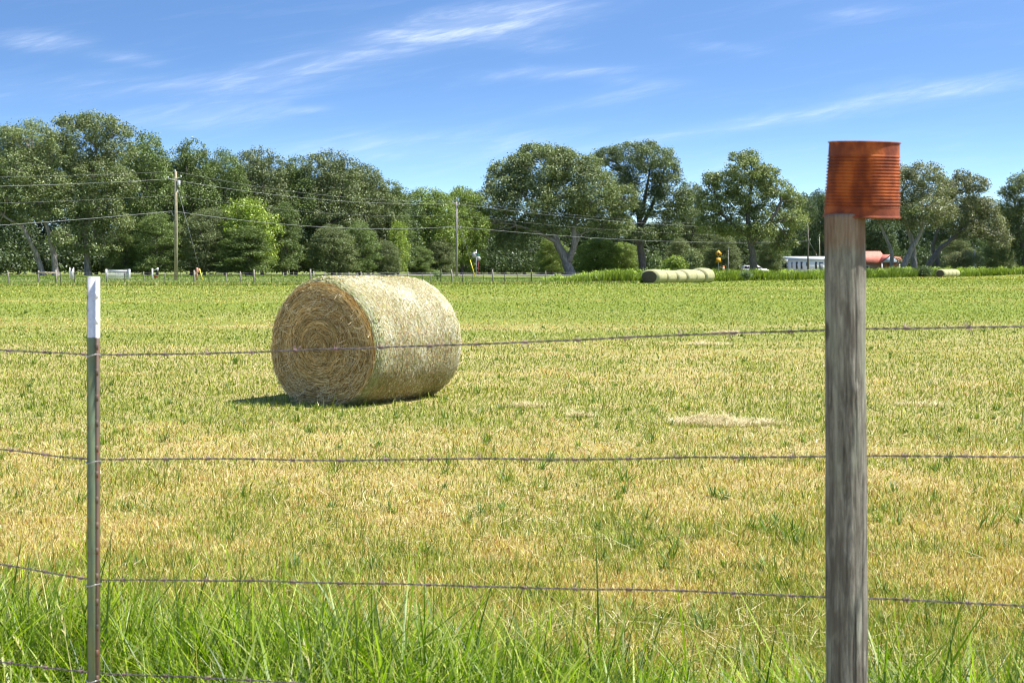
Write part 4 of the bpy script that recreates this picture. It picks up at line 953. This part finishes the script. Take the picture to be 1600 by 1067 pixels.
# tall weeds strip along the right field edge
parts = []
n = 60000; pxx = rng.uniform(835, 1900, n); e = edge_px(pxx); dd = e + rng.gamma(2, 2.2, n) + .3 * (fbm(pxx * .05, pxx * 0, 8) - .5) * 6
x_ = (pxx - CX) / F * dd; hm = np.interp(pxx, [835, 880, 940, 1000, 1130, 1300, 1450, 1600, 1900], [.35, .6, 1.3, 1.4, 1.4, 1.3, 1.6, 1.3, 1.3])
pt = fbm(x_ * .45, dd * .3, 61, 3); hh = hm * (.5 + .95 * pt) * rng.uniform(.55, 1.1, n)
pal = 1.35 * np.array([(.17, .25, .03), (.22, .30, .04), (.13, .19, .03), (.27, .33, .05)]); c1 = pick(pal, n) * (.75 + .5 * fbm(x_ * .2, dd * .2, 63, 2))[:, None]
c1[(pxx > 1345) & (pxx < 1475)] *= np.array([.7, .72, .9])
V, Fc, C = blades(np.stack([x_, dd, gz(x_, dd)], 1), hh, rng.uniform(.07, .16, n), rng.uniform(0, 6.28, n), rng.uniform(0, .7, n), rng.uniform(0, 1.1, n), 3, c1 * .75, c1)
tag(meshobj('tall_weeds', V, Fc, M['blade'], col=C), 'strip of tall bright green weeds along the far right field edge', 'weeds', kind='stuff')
l_ = []
for k_ in range(420):
    p_ = rng.uniform(850, 1800); D_ = float(edge_px(p_)) + rng.uniform(2.5, 9); x_ = (p_ - CX) / F * D_; h_ = float(np.interp(p_, [850, 940, 1300, 1450, 1600], [.3, .62, .62, .8, .65])) * rng.uniform(.6, 1.25)
    l_.append((x_, D_, float(gz(x_, D_)) + h_ * .9, rng.uniform(.5, 1.1), .8, h_))
o_, _ = crown_mesh('weed_thicket', l_, 1.35 * np.array([(.15, .21, .03), (.19, .26, .035), (.10, .145, .028), (.22, .28, .045)]), None, leaf=.17, dens=110., fill=.55, sub=(.25, .5), zmin=-.3); tag(o_, 'leafy green thicket growing in the weed strip along the field edge', 'weeds', kind='stuff')
# rough grass on the bank along the far fence on the left
n = 90000; pxx = rng.uniform(-500, 1000, n); e = edge_px(pxx); dd = e + rng.uniform(-6, 46, n); x_ = (pxx - CX) / F * dd
near = dd < e + 4; dist_ = .4 + .6 * fbm(x_ * .3, dd * .3, 66, 3)
hh = np.where(near, .36, .12) * dist_ * rng.uniform(.5, 1.4, n); ye = rng.random(n) < np.where(near, .6, .12)
c1 = np.where(ye[:, None], pick(np.array([(.42, .42, .10), (.50, .44, .16)]), n), pick(np.array([(.17, .29, .04), (.22, .34, .05), (.13, .22, .04)]), n))
V, Fc, C = blades(np.stack([x_, dd, gz(x_, dd)], 1), hh, rng.uniform(.05, .12, n), rng.uniform(0, 6.28, n), rng.uniform(0, .6, n), rng.uniform(0, .8, n), 2, c1 * .8, c1)
tag(meshobj('bank_grass', V, Fc, M['blade'], col=C), 'rough green and yellow grass on the bank along the far fence', 'grass', kind='stuff')

# ------------------------------------------------------------------ far fence
M['oldwood'] = simple('old_fence_wood', (.33, .30, .26), .9, var=.3, scale=8)
M['darksteel'] = simple('dark_steel', (.05, .05, .048), .7, var=.3)
M['white'] = simple('white_paint', (.80, .81, .82), .6, var=.06)
M['farwire'] = simple('far_fence_wire', (.42, .41, .42), .6, .3)
fe = empty('wire_fence', P(0, 445, 133), 'long wire fence with wood and steel posts crossing the far end of the field', 'fence'); fo = np.array(fe.location)
def fd(px): return float(edge_px(px)) + 3.0
def fpost(px, h, r, m, name='post'):
    d = fd(px); x = (px - CX) / F * d; z = float(gz(x, d))
    MB().tube([np.array([x, d, z - .2]) - fo, np.array([x + rng.normal(0, .015), d, z + h * .6]) - fo, np.array([x + rng.normal(0, .03), d, z + h]) - fo], [r, r, r * .92], 8).build(name, m, fe, True)
for px, h, r, m in [(-60, 1.2, .05, 0), (-25, 1.1, .03, 1), (13, 1.35, .06, 0), (60, 1.35, .085, 0), (87, 1.4, .085, 0), (116, 1.15, .03, 1), (94, 1.2, .03, 1), (166, 1.15, .03, 1), (195, 1.25, .03, 1), (225, 1.2, .045, 0), (258, 1.15, .04, 0), (283, 1.1, .03, 0), (303, 1.35, .07, 0), (327, 1.15, .03, 1), (353, 1.1, .045, 0), (376, 1.25, .05, 0), (397, 1.45, .08, 0), (424, 1.1, .03, 1), (443, 1.15, .04, 0), (464, 1.1, .03, 1), (485, 1.45, .08, 0), (489.5, 1.25, .08, 0), (507, 1.15, .05, 0), (545, 1.15, .05, 0), (564, 1.2, .05, 0), (637, 1.25, .055, 0), (660, 1.1, .03, 1), (673, 1.15, .035, 0), (689, 1.45, .05, 1), (706, 1.4, .07, 0), (723, 1.1, .03, 1), (739, 1.1, .03, 1), (755, 1.15, .03, 1), (770, 1.4, .07, 0), (788, 1.1, .03, 1), (808, 1.1, .03, 1), (830, 1.4, .06, 1), (853, 1.25, .04, 0), (868, 1.1, .03, 1)]:
    fpost(px, h, r, M['darksteel'] if m else M['oldwood'])
for zc in (.35, .62, .88, 1.08):
    pts = []
    for px in np.linspace(-400, 905, 90):
        d = fd(px); x = (px - CX) / F * d; pts.append(np.array([x, d, float(gz(x, d)) + zc]) - fo)
    MB().tube(pts, .007, 4).build('wire', M['farwire'], fe)
a, b = (np.array([(px - CX) / F * fd(px), fd(px) - .02, float(gz((px - CX) / F * fd(px), fd(px))) + 1.12]) - fo for px in (60, 87))
MB().tube([a, b], .07, 8).build('brace_rail', simple('tan_rail', (.50, .42, .30), .9), fe, True)

# roadside things on the left bank
def at(px, D): x = (px - CX) / F * D; return np.array([x, D, float(gz(x, D))])
b = at(112.5, 152); r = empty('utility_cabinet', b, 'pale grey roadside box with a dark notch between two short posts', 'utility box')
MB().box((0, 0, .55), (.38, .3, 1.1), bev=.03).build('box_body', simple('pale_grey_metal', (.62, .62, .58), .6), r)
for sx in (-.2, .2): MB().box((sx, -.12, .62), (.08, .1, 1.24), bev=.01).build('side_post', M['white'], r)
MB().box((0, -.155, .98), (.12, .012, .3), bev=.004).build('notch', M['darksteel'], r)
b = at(184, 152); r = empty('white_gate', b, 'low white gate with a lattice panel between two posts', 'gate'); W = 36 / F * 152
for sx in (-1, 1): MB().box((sx * W / 2, 0, .5), (.2, .2, 1.15), bev=.02).build('gate_post', M['white'], r)
MB().box((0, 0, .86), (W - .22, .06, .17), bev=.01).build('rail', M['white'], r)
mb = MB(); nn = 26
for k_ in range(nn):
    xk = -W / 2 + .16 + k_ * (W - .32) / (nn - 1); mb.box((xk, .01, .38), (.035, .03, .72))
for k_ in range(4): mb.box((0, -.018, .1 + k_ * .19), (W - .24, .02, .03))
mb.build('lattice', M['white'], r)
MB().tube([(-W / 2, 0, 1.04), (0, 0, .98), (W / 2, 0, 1.04)], .02, 6).build('top_bar', M['white'], r)
b = at(238, 154); r = empty('white_sign_post', b, 'short white post with a slanting bracket left of the utility pole', 'post')
MB().box((0, 0, .5), (.16, .16, 1.2), bev=.02).build('post', M['white'], r)
MB().tube([(0.05, 0, .85), (.35, 0, 1.0), (.62, 0, 1.2)], .035, 6).build('bracket', M['white'], r)
MB().raw([(.42, 0, 1.05), (.66, 0, 1.2), (.62, 0, .72), (.42, .06, 1.05), (.66, .06, 1.2), (.62, .06, .72)], [(0, 1, 4, 3), (1, 2, 5, 4), (2, 0, 3, 5)], [(0, 2, 1), (3, 4, 5)]).build('hanging_panel', M['white'], r)
b = at(243.6, 154.5); r = empty('clay_pot', b, 'small terracotta pot beside the white post', 'flower pot')
MB().lathe([(.001, 0), (.16, 0), (.22, .28), (.25, .28), (.25, .34), (.21, .34), (.19, .26), (.001, .26)], 20).build('pot', simple('terracotta', (.42, .15, .07), .8), r, True)
b = at(308, 150); r = empty('marker_post', b, 'short orange marker post with a paler cap right of the utility pole', 'marker post')
MB().tube([(0, 0, -.1), (0, 0, .95)], .085, 12).build('stake', simple('faded_orange', (.55, .16, .09), .7), r, True)
MB().lathe([(.001, .80), (.13, .80), (.15, .86), (.15, 1.2), (.12, 1.28), (.06, 1.31), (.001, 1.31)], 14).build('cap', simple('pale_orange', (.72, .34, .24), .7), r, True)

# ------------------------------------------------------------------ utility poles and wires
M['pole'] = simple('pole_wood', (.36, .31, .20), .9, var=.2, scale=5)
M['polegrey'] = simple('grey_pole_wood', (.30, .28, .25), .9, var=.2, scale=5)
M['insul'] = simple('pale_fitting', (.60, .60, .60), .4)
M['cable'] = simple('pale_cable', (.24, .25, .25), .6, .0)
M['yellow'] = simple('yellow_plastic', (.80, .66, .03), .5)
def pole(px, base, topy, D, wpx, label, m, guy=None, gcol='yellow', arms=(), rename='utility_pole'):
    b = P(px, base, D); s = D / F; r = empty(rename, b, label, 'utility pole'); Hh = (base - topy) * s
    MB().tube([(0, 0, -1), (0, 0, Hh * .5), (-.02, 0, Hh)], [wpx * s / 2 * 1.15, wpx * s / 2, wpx * s / 2 * .72], 14).build('pole', m, r, True)
    for (dx, py, kind) in arms:
        z = (base - py) * s; x = dx * s
        if kind == 'arm':
            MB().tube([(0, -.1, z), (x * .5, -.15, z + .02), (x, -.15, z + .12)], .045, 6).build('bracket', M['insul'], r, True)
            MB().lathe([(.001, 0), (.07, .0), (.11, .06), (.07, .1), (.11, .15), (.06, .22), (.001, .24)], 10, (x, -.15, z + .1)).build('insulator', M['insul'], r, True)
        elif kind == 'pin':
            MB().lathe([(.001, 0), (.06, .0), (.1, .08), (.06, .14), (.1, .2), (.05, .3), (.001, .32)], 10, (x, 0, z)).build('insulator', M['insul'], r, True)
        elif kind == 'can':
            MB().lathe([(.001, 0), (.16, 0), (.18, .05), (.18, .5), (.1, .56), (.001, .58)], 12, (x, -.1, z)).build('fuse_box', M['insul'], r, True)
        elif kind == 'loop':
            t = np.linspace(0, math.pi, 12); MB().tube(np.stack([x / 2 - x / 2 * np.cos(t), 0 * t - .1, z - .42 * np.sin(t)], 1), .03, 6).build('cable_loop', M['insul'], r, True)
    if guy:
        for (x0, y0, x1, y1, yg) in guy:
            a = np.array([(x0 - px) * s, -.05, (base - y0) * s]); c = np.array([(x1 - px) * s, -.6, (base - y1) * s - .15]); t = (y1 - yg) / (y1 - y0)
            MB().tube([a, c], .02, 5).build('guy_wire', M['cable'], r, True)
            gpt = c + (a - c) * t; MB().tube([c, gpt], .07, 8).build('guy_guard', M[gcol], r, True)
    return b
pole(275, 437, 268, 150, 5.2, 'tall bare wooden utility pole in front of the left woods', M['pole'], guy=[(276.5, 290, 319, 438, 418)], arms=[(-12, 281, 'arm'), (8, 279, 'arm'), (-1.5, 270, 'pin'), (4.5, 290, 'can'), (-6, 331, 'loop')])
pole(713.5, 433, 315, 200, 3.6, 'thinner grey utility pole left of the stop sign', M['polegrey'], guy=[(714, 336, 743, 433, 405)], arms=[(-6, 318, 'arm'), (4, 321, 'arm'), (-4, 354, 'loop'), (6, 354, 'loop'), (0, 312, 'pin')])
pole(1262.5, 428, 352, 265, 2.6, 'dark utility pole in front of the mobile home', M['bark_dark'], guy=[(1263, 375, 1275, 398, 396)], gcol='insul', arms=[(3, 376, 'arm'), (0, 349, 'pin')])
pole(1280.5, 426, 370, 345, 1.8, 'thin pale utility pole behind the mobile home roof', M['pole'], arms=[(0, 368, 'pin')])
pole(1138, 428, 385, 236, 1.6, 'slim whitish pole right of the yellow road signs', simple('whitish_pole', (.55, .54, .46), .8), rename='slim_pole')
def cable(pts, rad, label, dep):
    """pts in photo px with distances, sagging as measured; a curve through 3-D points"""
    A = []
    for (p, q) in zip(pts[:-1], pts[1:]):
        a, b_ = P(p[0], p[1], p[2]), P(q[0], q[1], q[2]); sag = q[3]
        for t in np.linspace(0, 1, 24)[:-1]:
            c = a + (b_ - a) * t; c[2] -= sag * 4 * t * (1 - t); A.append(c)
    A.append(P(*pts[-1][:3])); A = np.array(A); o = MB().tube(A - A[0], rad, 6).build('power_line', M['cable'], None, True); o.location = tuple(A[0])
    tag(o, label, 'power line', 'power lines strung between the utility poles')
cable([(-400, 268, 118), (273, 268, 150, .5), (712, 314, 200, 1.0), (1262, 350, 265, 1.2)], .011, 'highest thin power line, running over the pole tops', 0)
cable([(-400, 292, 118), (263, 280, 150, .4), (708, 318, 200, .9), (1262, 356, 265, 1.1)], .022, 'thick pale power line held by the left bracket of the tall pole', 0)
cable([(-400, 320, 118), (274, 305, 150, .4), (713, 336, 200, .9), (1263, 366, 265, 1.1)], .010, 'thin middle power line between the thick ones', 0)
cable([(-400, 373, 118), (270, 330, 150, .3), (711, 354, 200, .95), (1262, 377, 265, 1.0)], .028, 'lowest thick pale power line, passing over the big bale', 0)

# ------------------------------------------------------------------ signs
M['signback'] = simple('bare_aluminium', (.55, .57, .58), .5, .3)
M['signgreen'] = simple('street_sign_green', (.01, .16, .10), .5)
M['signyellow'] = simple('warning_yellow', (.78, .40, .01), .5, var=.1)
M['black'] = simple('black_paint', (.012, .012, .012), .6)
b = at(744, 216); r = empty('stop_sign', b, 'octagonal traffic sign seen from its grey back, with green street name blades', 'traffic sign'); s = 216 / F
zc = EYE - (398.5 - HY) * s - b[2]
MB().tube([(0, .05, -.2), (0, .05, zc + .8)], .05, 8).build('post', M['signback'], r, True)
octa = [(.46 * math.cos(R(22.5 + 45 * k_)), zc + .46 * math.sin(R(22.5 + 45 * k_))) for k_ in range(8)]
MB().prism([(x - .25, z) for x, z in octa], -.02, .0).build('sign_plate', M['signback'], r)
for zz_, xx_ in ((zc + .18, .14), (zc - .05, .3)): MB().box((xx_, -.06, zz_), (.62, .02, .17), bev=.005).build('name_blade', M['signgreen'], r)
b = at(747.5, 219); r = empty('round_sign', b, 'small round sign back on a reddish post beside the octagonal sign', 'traffic sign'); zc = EYE - (404 - HY) * 219 / F - b[2]
MB().tube([(0, .05, -.2), (0, .05, zc)], .06, 8).build('post', simple('red_post', (.25, .05, .04), .7), r, True)
MB().prism([(.36 * math.cos(R(15 * k_)), zc + .36 * math.sin(R(15 * k_))) for k_ in range(24)], -.02, .0).build('sign_plate', simple('grey_plate', (.42, .44, .42), .6), r)
b = at(1122.5, 238); r = empty('side_road_sign', b, 'yellow diamond side road warning sign with a yellow plate below', 'traffic sign'); s = 238 / F
zc = EYE - (396.3 - HY) * s - b[2]; hw = 5.6 * s
MB().tube([(0, .06, -.2), (0, .06, zc + .3)], .05, 8).build('post', M['signback'], r, True)
MB().prism([(hw, zc), (0, zc + hw), (-hw, zc), (0, zc - hw)][::-1], -.02, .0).build('diamond_plate', M['signyellow'], r)
mb = MB(); mb.box((0, -.03, zc), (.11, .012, hw * 1.15)); mb.box((.19, -.030, zc - .02), (.25, .010, .11)); mb.build('road_symbol', M['black'], r)
zl = EYE - (406.8 - HY) * s - b[2]
MB().prism([(-.52, zl - .43), (.52, zl - .36), (.34, zl + .40), (-.34, zl + .40)][::-1], -.02, 0).build('lower_plate', M['signyellow'], r)
b = at(1130.5, 205); r = empty('orange_marker', b, 'small orange marker in the weeds below the yellow signs', 'marker post')
MB().box((0, 0, .9), (.28, .06, 1.5), bev=.02).build('marker_blade', simple('orange_plastic', (.72, .2, .04), .6), r)
MB().box((0, -.035, 1.25), (.29, .01, .18)).build('pale_band', M['white'], r)
b = at(1523, 262); r = empty('roadside_sign', b, 'small white sign hanging on a pale post behind the far weeds on the right', 'sign'); s = 262 / F
MB().tube([(0, 0, -.2), (0, 0, EYE - (391 - HY) * s - b[2])], .1, 8).build('post', M['white'], r, True)
zl = EYE - (402 - HY) * s - b[2]; MB().box((-.38, 0, zl), (.62, .05, .8), bev=.01).build('sign_panel', simple('pale_sign', (.62, .64, .70), .6), r)

# ------------------------------------------------------------------ mobile home
def gable_or_flat(): pass
M['siding'] = simple('white_siding', (.95, .96, .98), .7, var=.05); M['metalroof'] = simple('white_metal_roof', (.88, .93, .97), .45, var=.06)
M['glass'] = simple('dark_glass', (.03, .035, .045), .15, var=.3); M['trim'] = simple('grey_trim', (.20, .22, .25), .7)
D = 282; s = D / F; b = P(1234, 430, D); r = empty('mobile_home', b, 'long white mobile home with a pale metal roof left of the wooden post', 'house', rz=R(16))
Lh_, Wd_, z0, ze, zr = 12.0, 4.4, .55, 3.15, 3.75
mb = MB(); mb.box((Lh_ / 2, Wd_ / 2, (z0 + ze) / 2), (Lh_, Wd_, ze - z0)); mb.build('wall', M['siding'], r)
MB().box((Lh_ / 2, Wd_ / 2, z0 / 2 - .3), (Lh_ - .1, Wd_ - .1, z0 + .6 - .01)).build('skirting', simple('pale_skirt', (.60, .62, .64), .8), r)
ov = .25
V = [(-ov, -ov, ze), (Lh_ + ov, -ov, ze), (Lh_ + ov, Wd_ + ov, ze), (-ov, Wd_ + ov, ze), (-ov, Wd_ / 2, zr), (Lh_ + ov, Wd_ / 2, zr)]
MB().raw(V, [(0, 1, 5, 4), (2, 3, 4, 5), (3, 2, 1, 0)], [(0, 4, 3), (1, 2, 5)]).build('roof', M['metalroof'], r)
for x0, x1, za, zb in ((.35, .6, 1.4, 2.6), (1.3, 1.75, 1.2, 2.65), (2.35, 2.8, 1.2, 2.65), (3.6, 3.95, 1.8, 2.6), (5.55, 6.0, 1.2, 2.65), (9.6, 10.2, 1.4, 2.6)):
    w_ = MB().box(((x0 + x1) / 2, -.03, (za + zb) / 2), (x1 - x0, .05, zb - za)).build('window', M['trim'], r)
    MB().box(((x0 + x1) / 2, -.062, (za + zb) / 2), (x1 - x0 - .12, .012, zb - za - .12)).build('pane', M['glass'], w_)
w_ = MB().box((-.03, 1.7, 2.0), (.05, .8, 1.2)).build('window', M['trim'], r); MB().box((-.062, 1.7, 2.0), (.012, .66, 1.06)).build('pane', M['glass'], w_)
dr = MB().box((6.9, -.03, 1.6), (.85, .05, 2.0)).build('door', M['trim'], r); MB().box((7.2, -.07, 1.55), (.06, .05, .12)).build('handle', M['insul'], dr)
MB().box((3.2, -.035, .98), (6.3, .05, .07)).build('trim_band', M['trim'], r)
# red roofed house
D = 335; s = D / F; b = P(1352, 430, D); r = empty('brick_house', b, 'low brick house with a faded red roof behind the oaks right of the post', 'house', rz=R(14))
M['brick'] = simple('brown_brick', (.26, .17, .13), .9, var=.25, scale=9); M['redroof'] = simple('faded_red_roof', (.62, .20, .14), .7, var=.2, scale=2)
MB().box((0, 3.6, 1.45), (11, 7.2, 3.3)).build('wall', M['brick'], r)
V = [(-6, -.5, 2.9), (5.9, -.5, 2.9), (5.9, 7.7, 2.9), (-6, 7.7, 2.9), (-6, 3.6, 5.7), (5.9, 3.6, 5.7)]
MB().raw(V, [(0, 1, 5, 4), (2, 3, 4, 5), (3, 2, 1, 0)], [(0, 4, 3), (1, 2, 5)]).build('roof', M['redroof'], r)
V = [(3.2, -1.6, 2.95), (8.4, -1.6, 2.95), (5.8, -1.6, 4.9), (3.2, 3.6, 2.95), (8.4, 3.6, 2.95), (5.8, 3.6, 4.9)]
MB().raw(V, [(0, 2, 5, 3), (1, 4, 5, 2), (0, 3, 4, 1)], [(3, 5, 4)]).build('porch_roof', M['redroof'], r)
MB().raw([(3.5, -1.63, 3.0), (8.1, -1.63, 3.0), (5.8, -1.63, 4.65), (3.5, -1.58, 3.0), (8.1, -1.58, 3.0), (5.8, -1.58, 4.65)], [(0, 1, 4, 3), (1, 2, 5, 4), (2, 0, 3, 5)], [(0, 2, 1), (3, 4, 5)]).build('gable', simple('blue_grey_gable', (.36, .44, .52), .8), r)
for xk in (3.5, 8.1): MB().box((xk, -1.45, 1.4), (.22, .22, 3.1)).build('porch_column', M['white'], r)
for xk in (-2.6, .4): w_ = MB().box((xk, -.03, 1.7), (1.2, .06, 1.2)).build('window', M['white'], r); MB().box((xk, -.066, 1.7), (1.0, .012, 1.0)).build('pane', M['glass'], w_)
MB().box((9.8, 3, 1.2), (4.2, 5, 2.8)).build('wing_wall', simple('pale_pink_wall', (.62, .40, .32), .8), r)
V = [(7.5, .2, 2.62), (12.2, .2, 2.62), (12.2, 5.8, 2.62), (7.5, 5.8, 2.62), (7.5, 3, 4.4), (12.2, 3, 4.4)]
MB().raw(V, [(0, 1, 5, 4), (2, 3, 4, 5), (3, 2, 1, 0)], [(0, 4, 3), (1, 2, 5)]).build('wing_roof', M['redroof'], r)
# red gabled barn roof glimpsed above the mobile home
D = 372; b = P(1272, 429, D); r = empty('red_shed', b, 'small red gabled shed showing above the mobile home roof', 'shed', rz=R(0))
MB().box((0, 2, 2.2), (3.2, 4, 5.0)).build('wall', simple('red_boards', (.30, .10, .07), .8), r)
MB().raw([(-2, -.3, 4.5), (0, -.3, 6.0), (2, -.3, 4.5), (-2, 4.3, 4.5), (0, 4.3, 6.0), (2, 4.3, 4.5), (-2, -.3, 4.72), (0, -.3, 6.25), (2, -.3, 4.72), (-2, 4.3, 4.72), (0, 4.3, 6.25), (2, 4.3, 4.72)],
         [(0, 1, 7, 6), (1, 2, 8, 7), (6, 7, 10, 9), (7, 8, 11, 10), (0, 3, 4, 1), (1, 4, 5, 2), (3, 9, 10, 4), (4, 10, 11, 5), (0, 6, 9, 3), (2, 5, 11, 8)]).build('roof', simple('dull_red_roof', (.45, .16, .12), .7), r)

# ------------------------------------------------------------------ silver minivan seen side-on behind the trunk
D = 250; b = at(1179, D); r = empty('parked_minivan', (b[0], b[1], b[2]), 'silver minivan parked behind the oak trunk', 'car', rz=R(4))
M['carpaint'] = simple('silver_paint', (.66, .64, .67), .3, .35, var=.04); M['tyre'] = simple('tyre_rubber', (.02, .02, .02), .8)
def prism_bev(mb, poly, y0, y1, inset=.08):
    n = len(poly); P2 = np.array(poly); c = P2.mean(0); small = c + (P2 - c) * (1 - inset)
    V = [(x, y0, z) for x, z in small] + [(x, y0 + .1, z) for x, z in P2] + [(x, y1 - .1, z) for x, z in P2] + [(x, y1, z) for x, z in small]
    f = [(k_ * n + j, k_ * n + (j + 1) % n, (k_ + 1) * n + (j + 1) % n, (k_ + 1) * n + j) for k_ in range(3) for j in range(n)]
    t = [(0, j + 1, j) for j in range(1, n - 1)] + [(3 * n, 3 * n + j, 3 * n + j + 1) for j in range(1, n - 1)]
    mb.raw(V, f, t)
mb = MB(); prism_bev(mb, [(-2.35, .35), (2.35, .35), (2.42, .75), (2.25, .98), (1.35, 1.12), (-2.3, 1.14), (-2.42, .7)], -.92, .92, .03); mb.build('body', M['carpaint'], r, True)
mb = MB(); prism_bev(mb, [(-2.25, 1.1), (1.45, 1.1), (.55, 1.66), (.2, 1.74), (-1.9, 1.74), (-2.1, 1.66)], -.80, .80, .05); mb.build('cabin', M['carpaint'], r, True)
for poly in ([(-2.0, 1.17), (-1.15, 1.17), (-1.15, 1.60), (-1.9, 1.60)], [(-1.0, 1.17), (-.1, 1.17), (-.1, 1.60), (-1.0, 1.60)], [(.05, 1.17), (1.15, 1.17), (.5, 1.58), (.05, 1.60)]):
    for y_ in (-.815, .80): MB().prism(poly[::-1], y_, y_ + .012).build('side_window', M['glass'], r)
for x_ in (-1.5, 1.5):
    for y_ in (-.95, .75):
        wv_ = MB(); t = np.linspace(0, 2 * math.pi, 25)[:-1]; wv_.prism([(x_ + .34 * math.cos(q), .34 + .34 * math.sin(q)) for q in t][::-1], y_, y_ + .2)
        w_ = wv_.build('wheel', M['tyre'], r); wv_ = MB(); wv_.prism([(x_ + .19 * math.cos(q), .34 + .19 * math.sin(q)) for q in t][::-1], y_ - .01, y_ + .21); wv_.build('rim', M['insul'], w_)
for y_ in (-.62, .62): MB().box((2.36, y_, .82), (.12, .35, .14), bev=.02).build('headlight', M['insul'], r)
for y_ in (-.72, .72): MB().box((-2.38, y_, .95), (.08, .2, .3), bev=.02).build('taillight', simple('red_lens', (.4, .02, .02), .3), r)
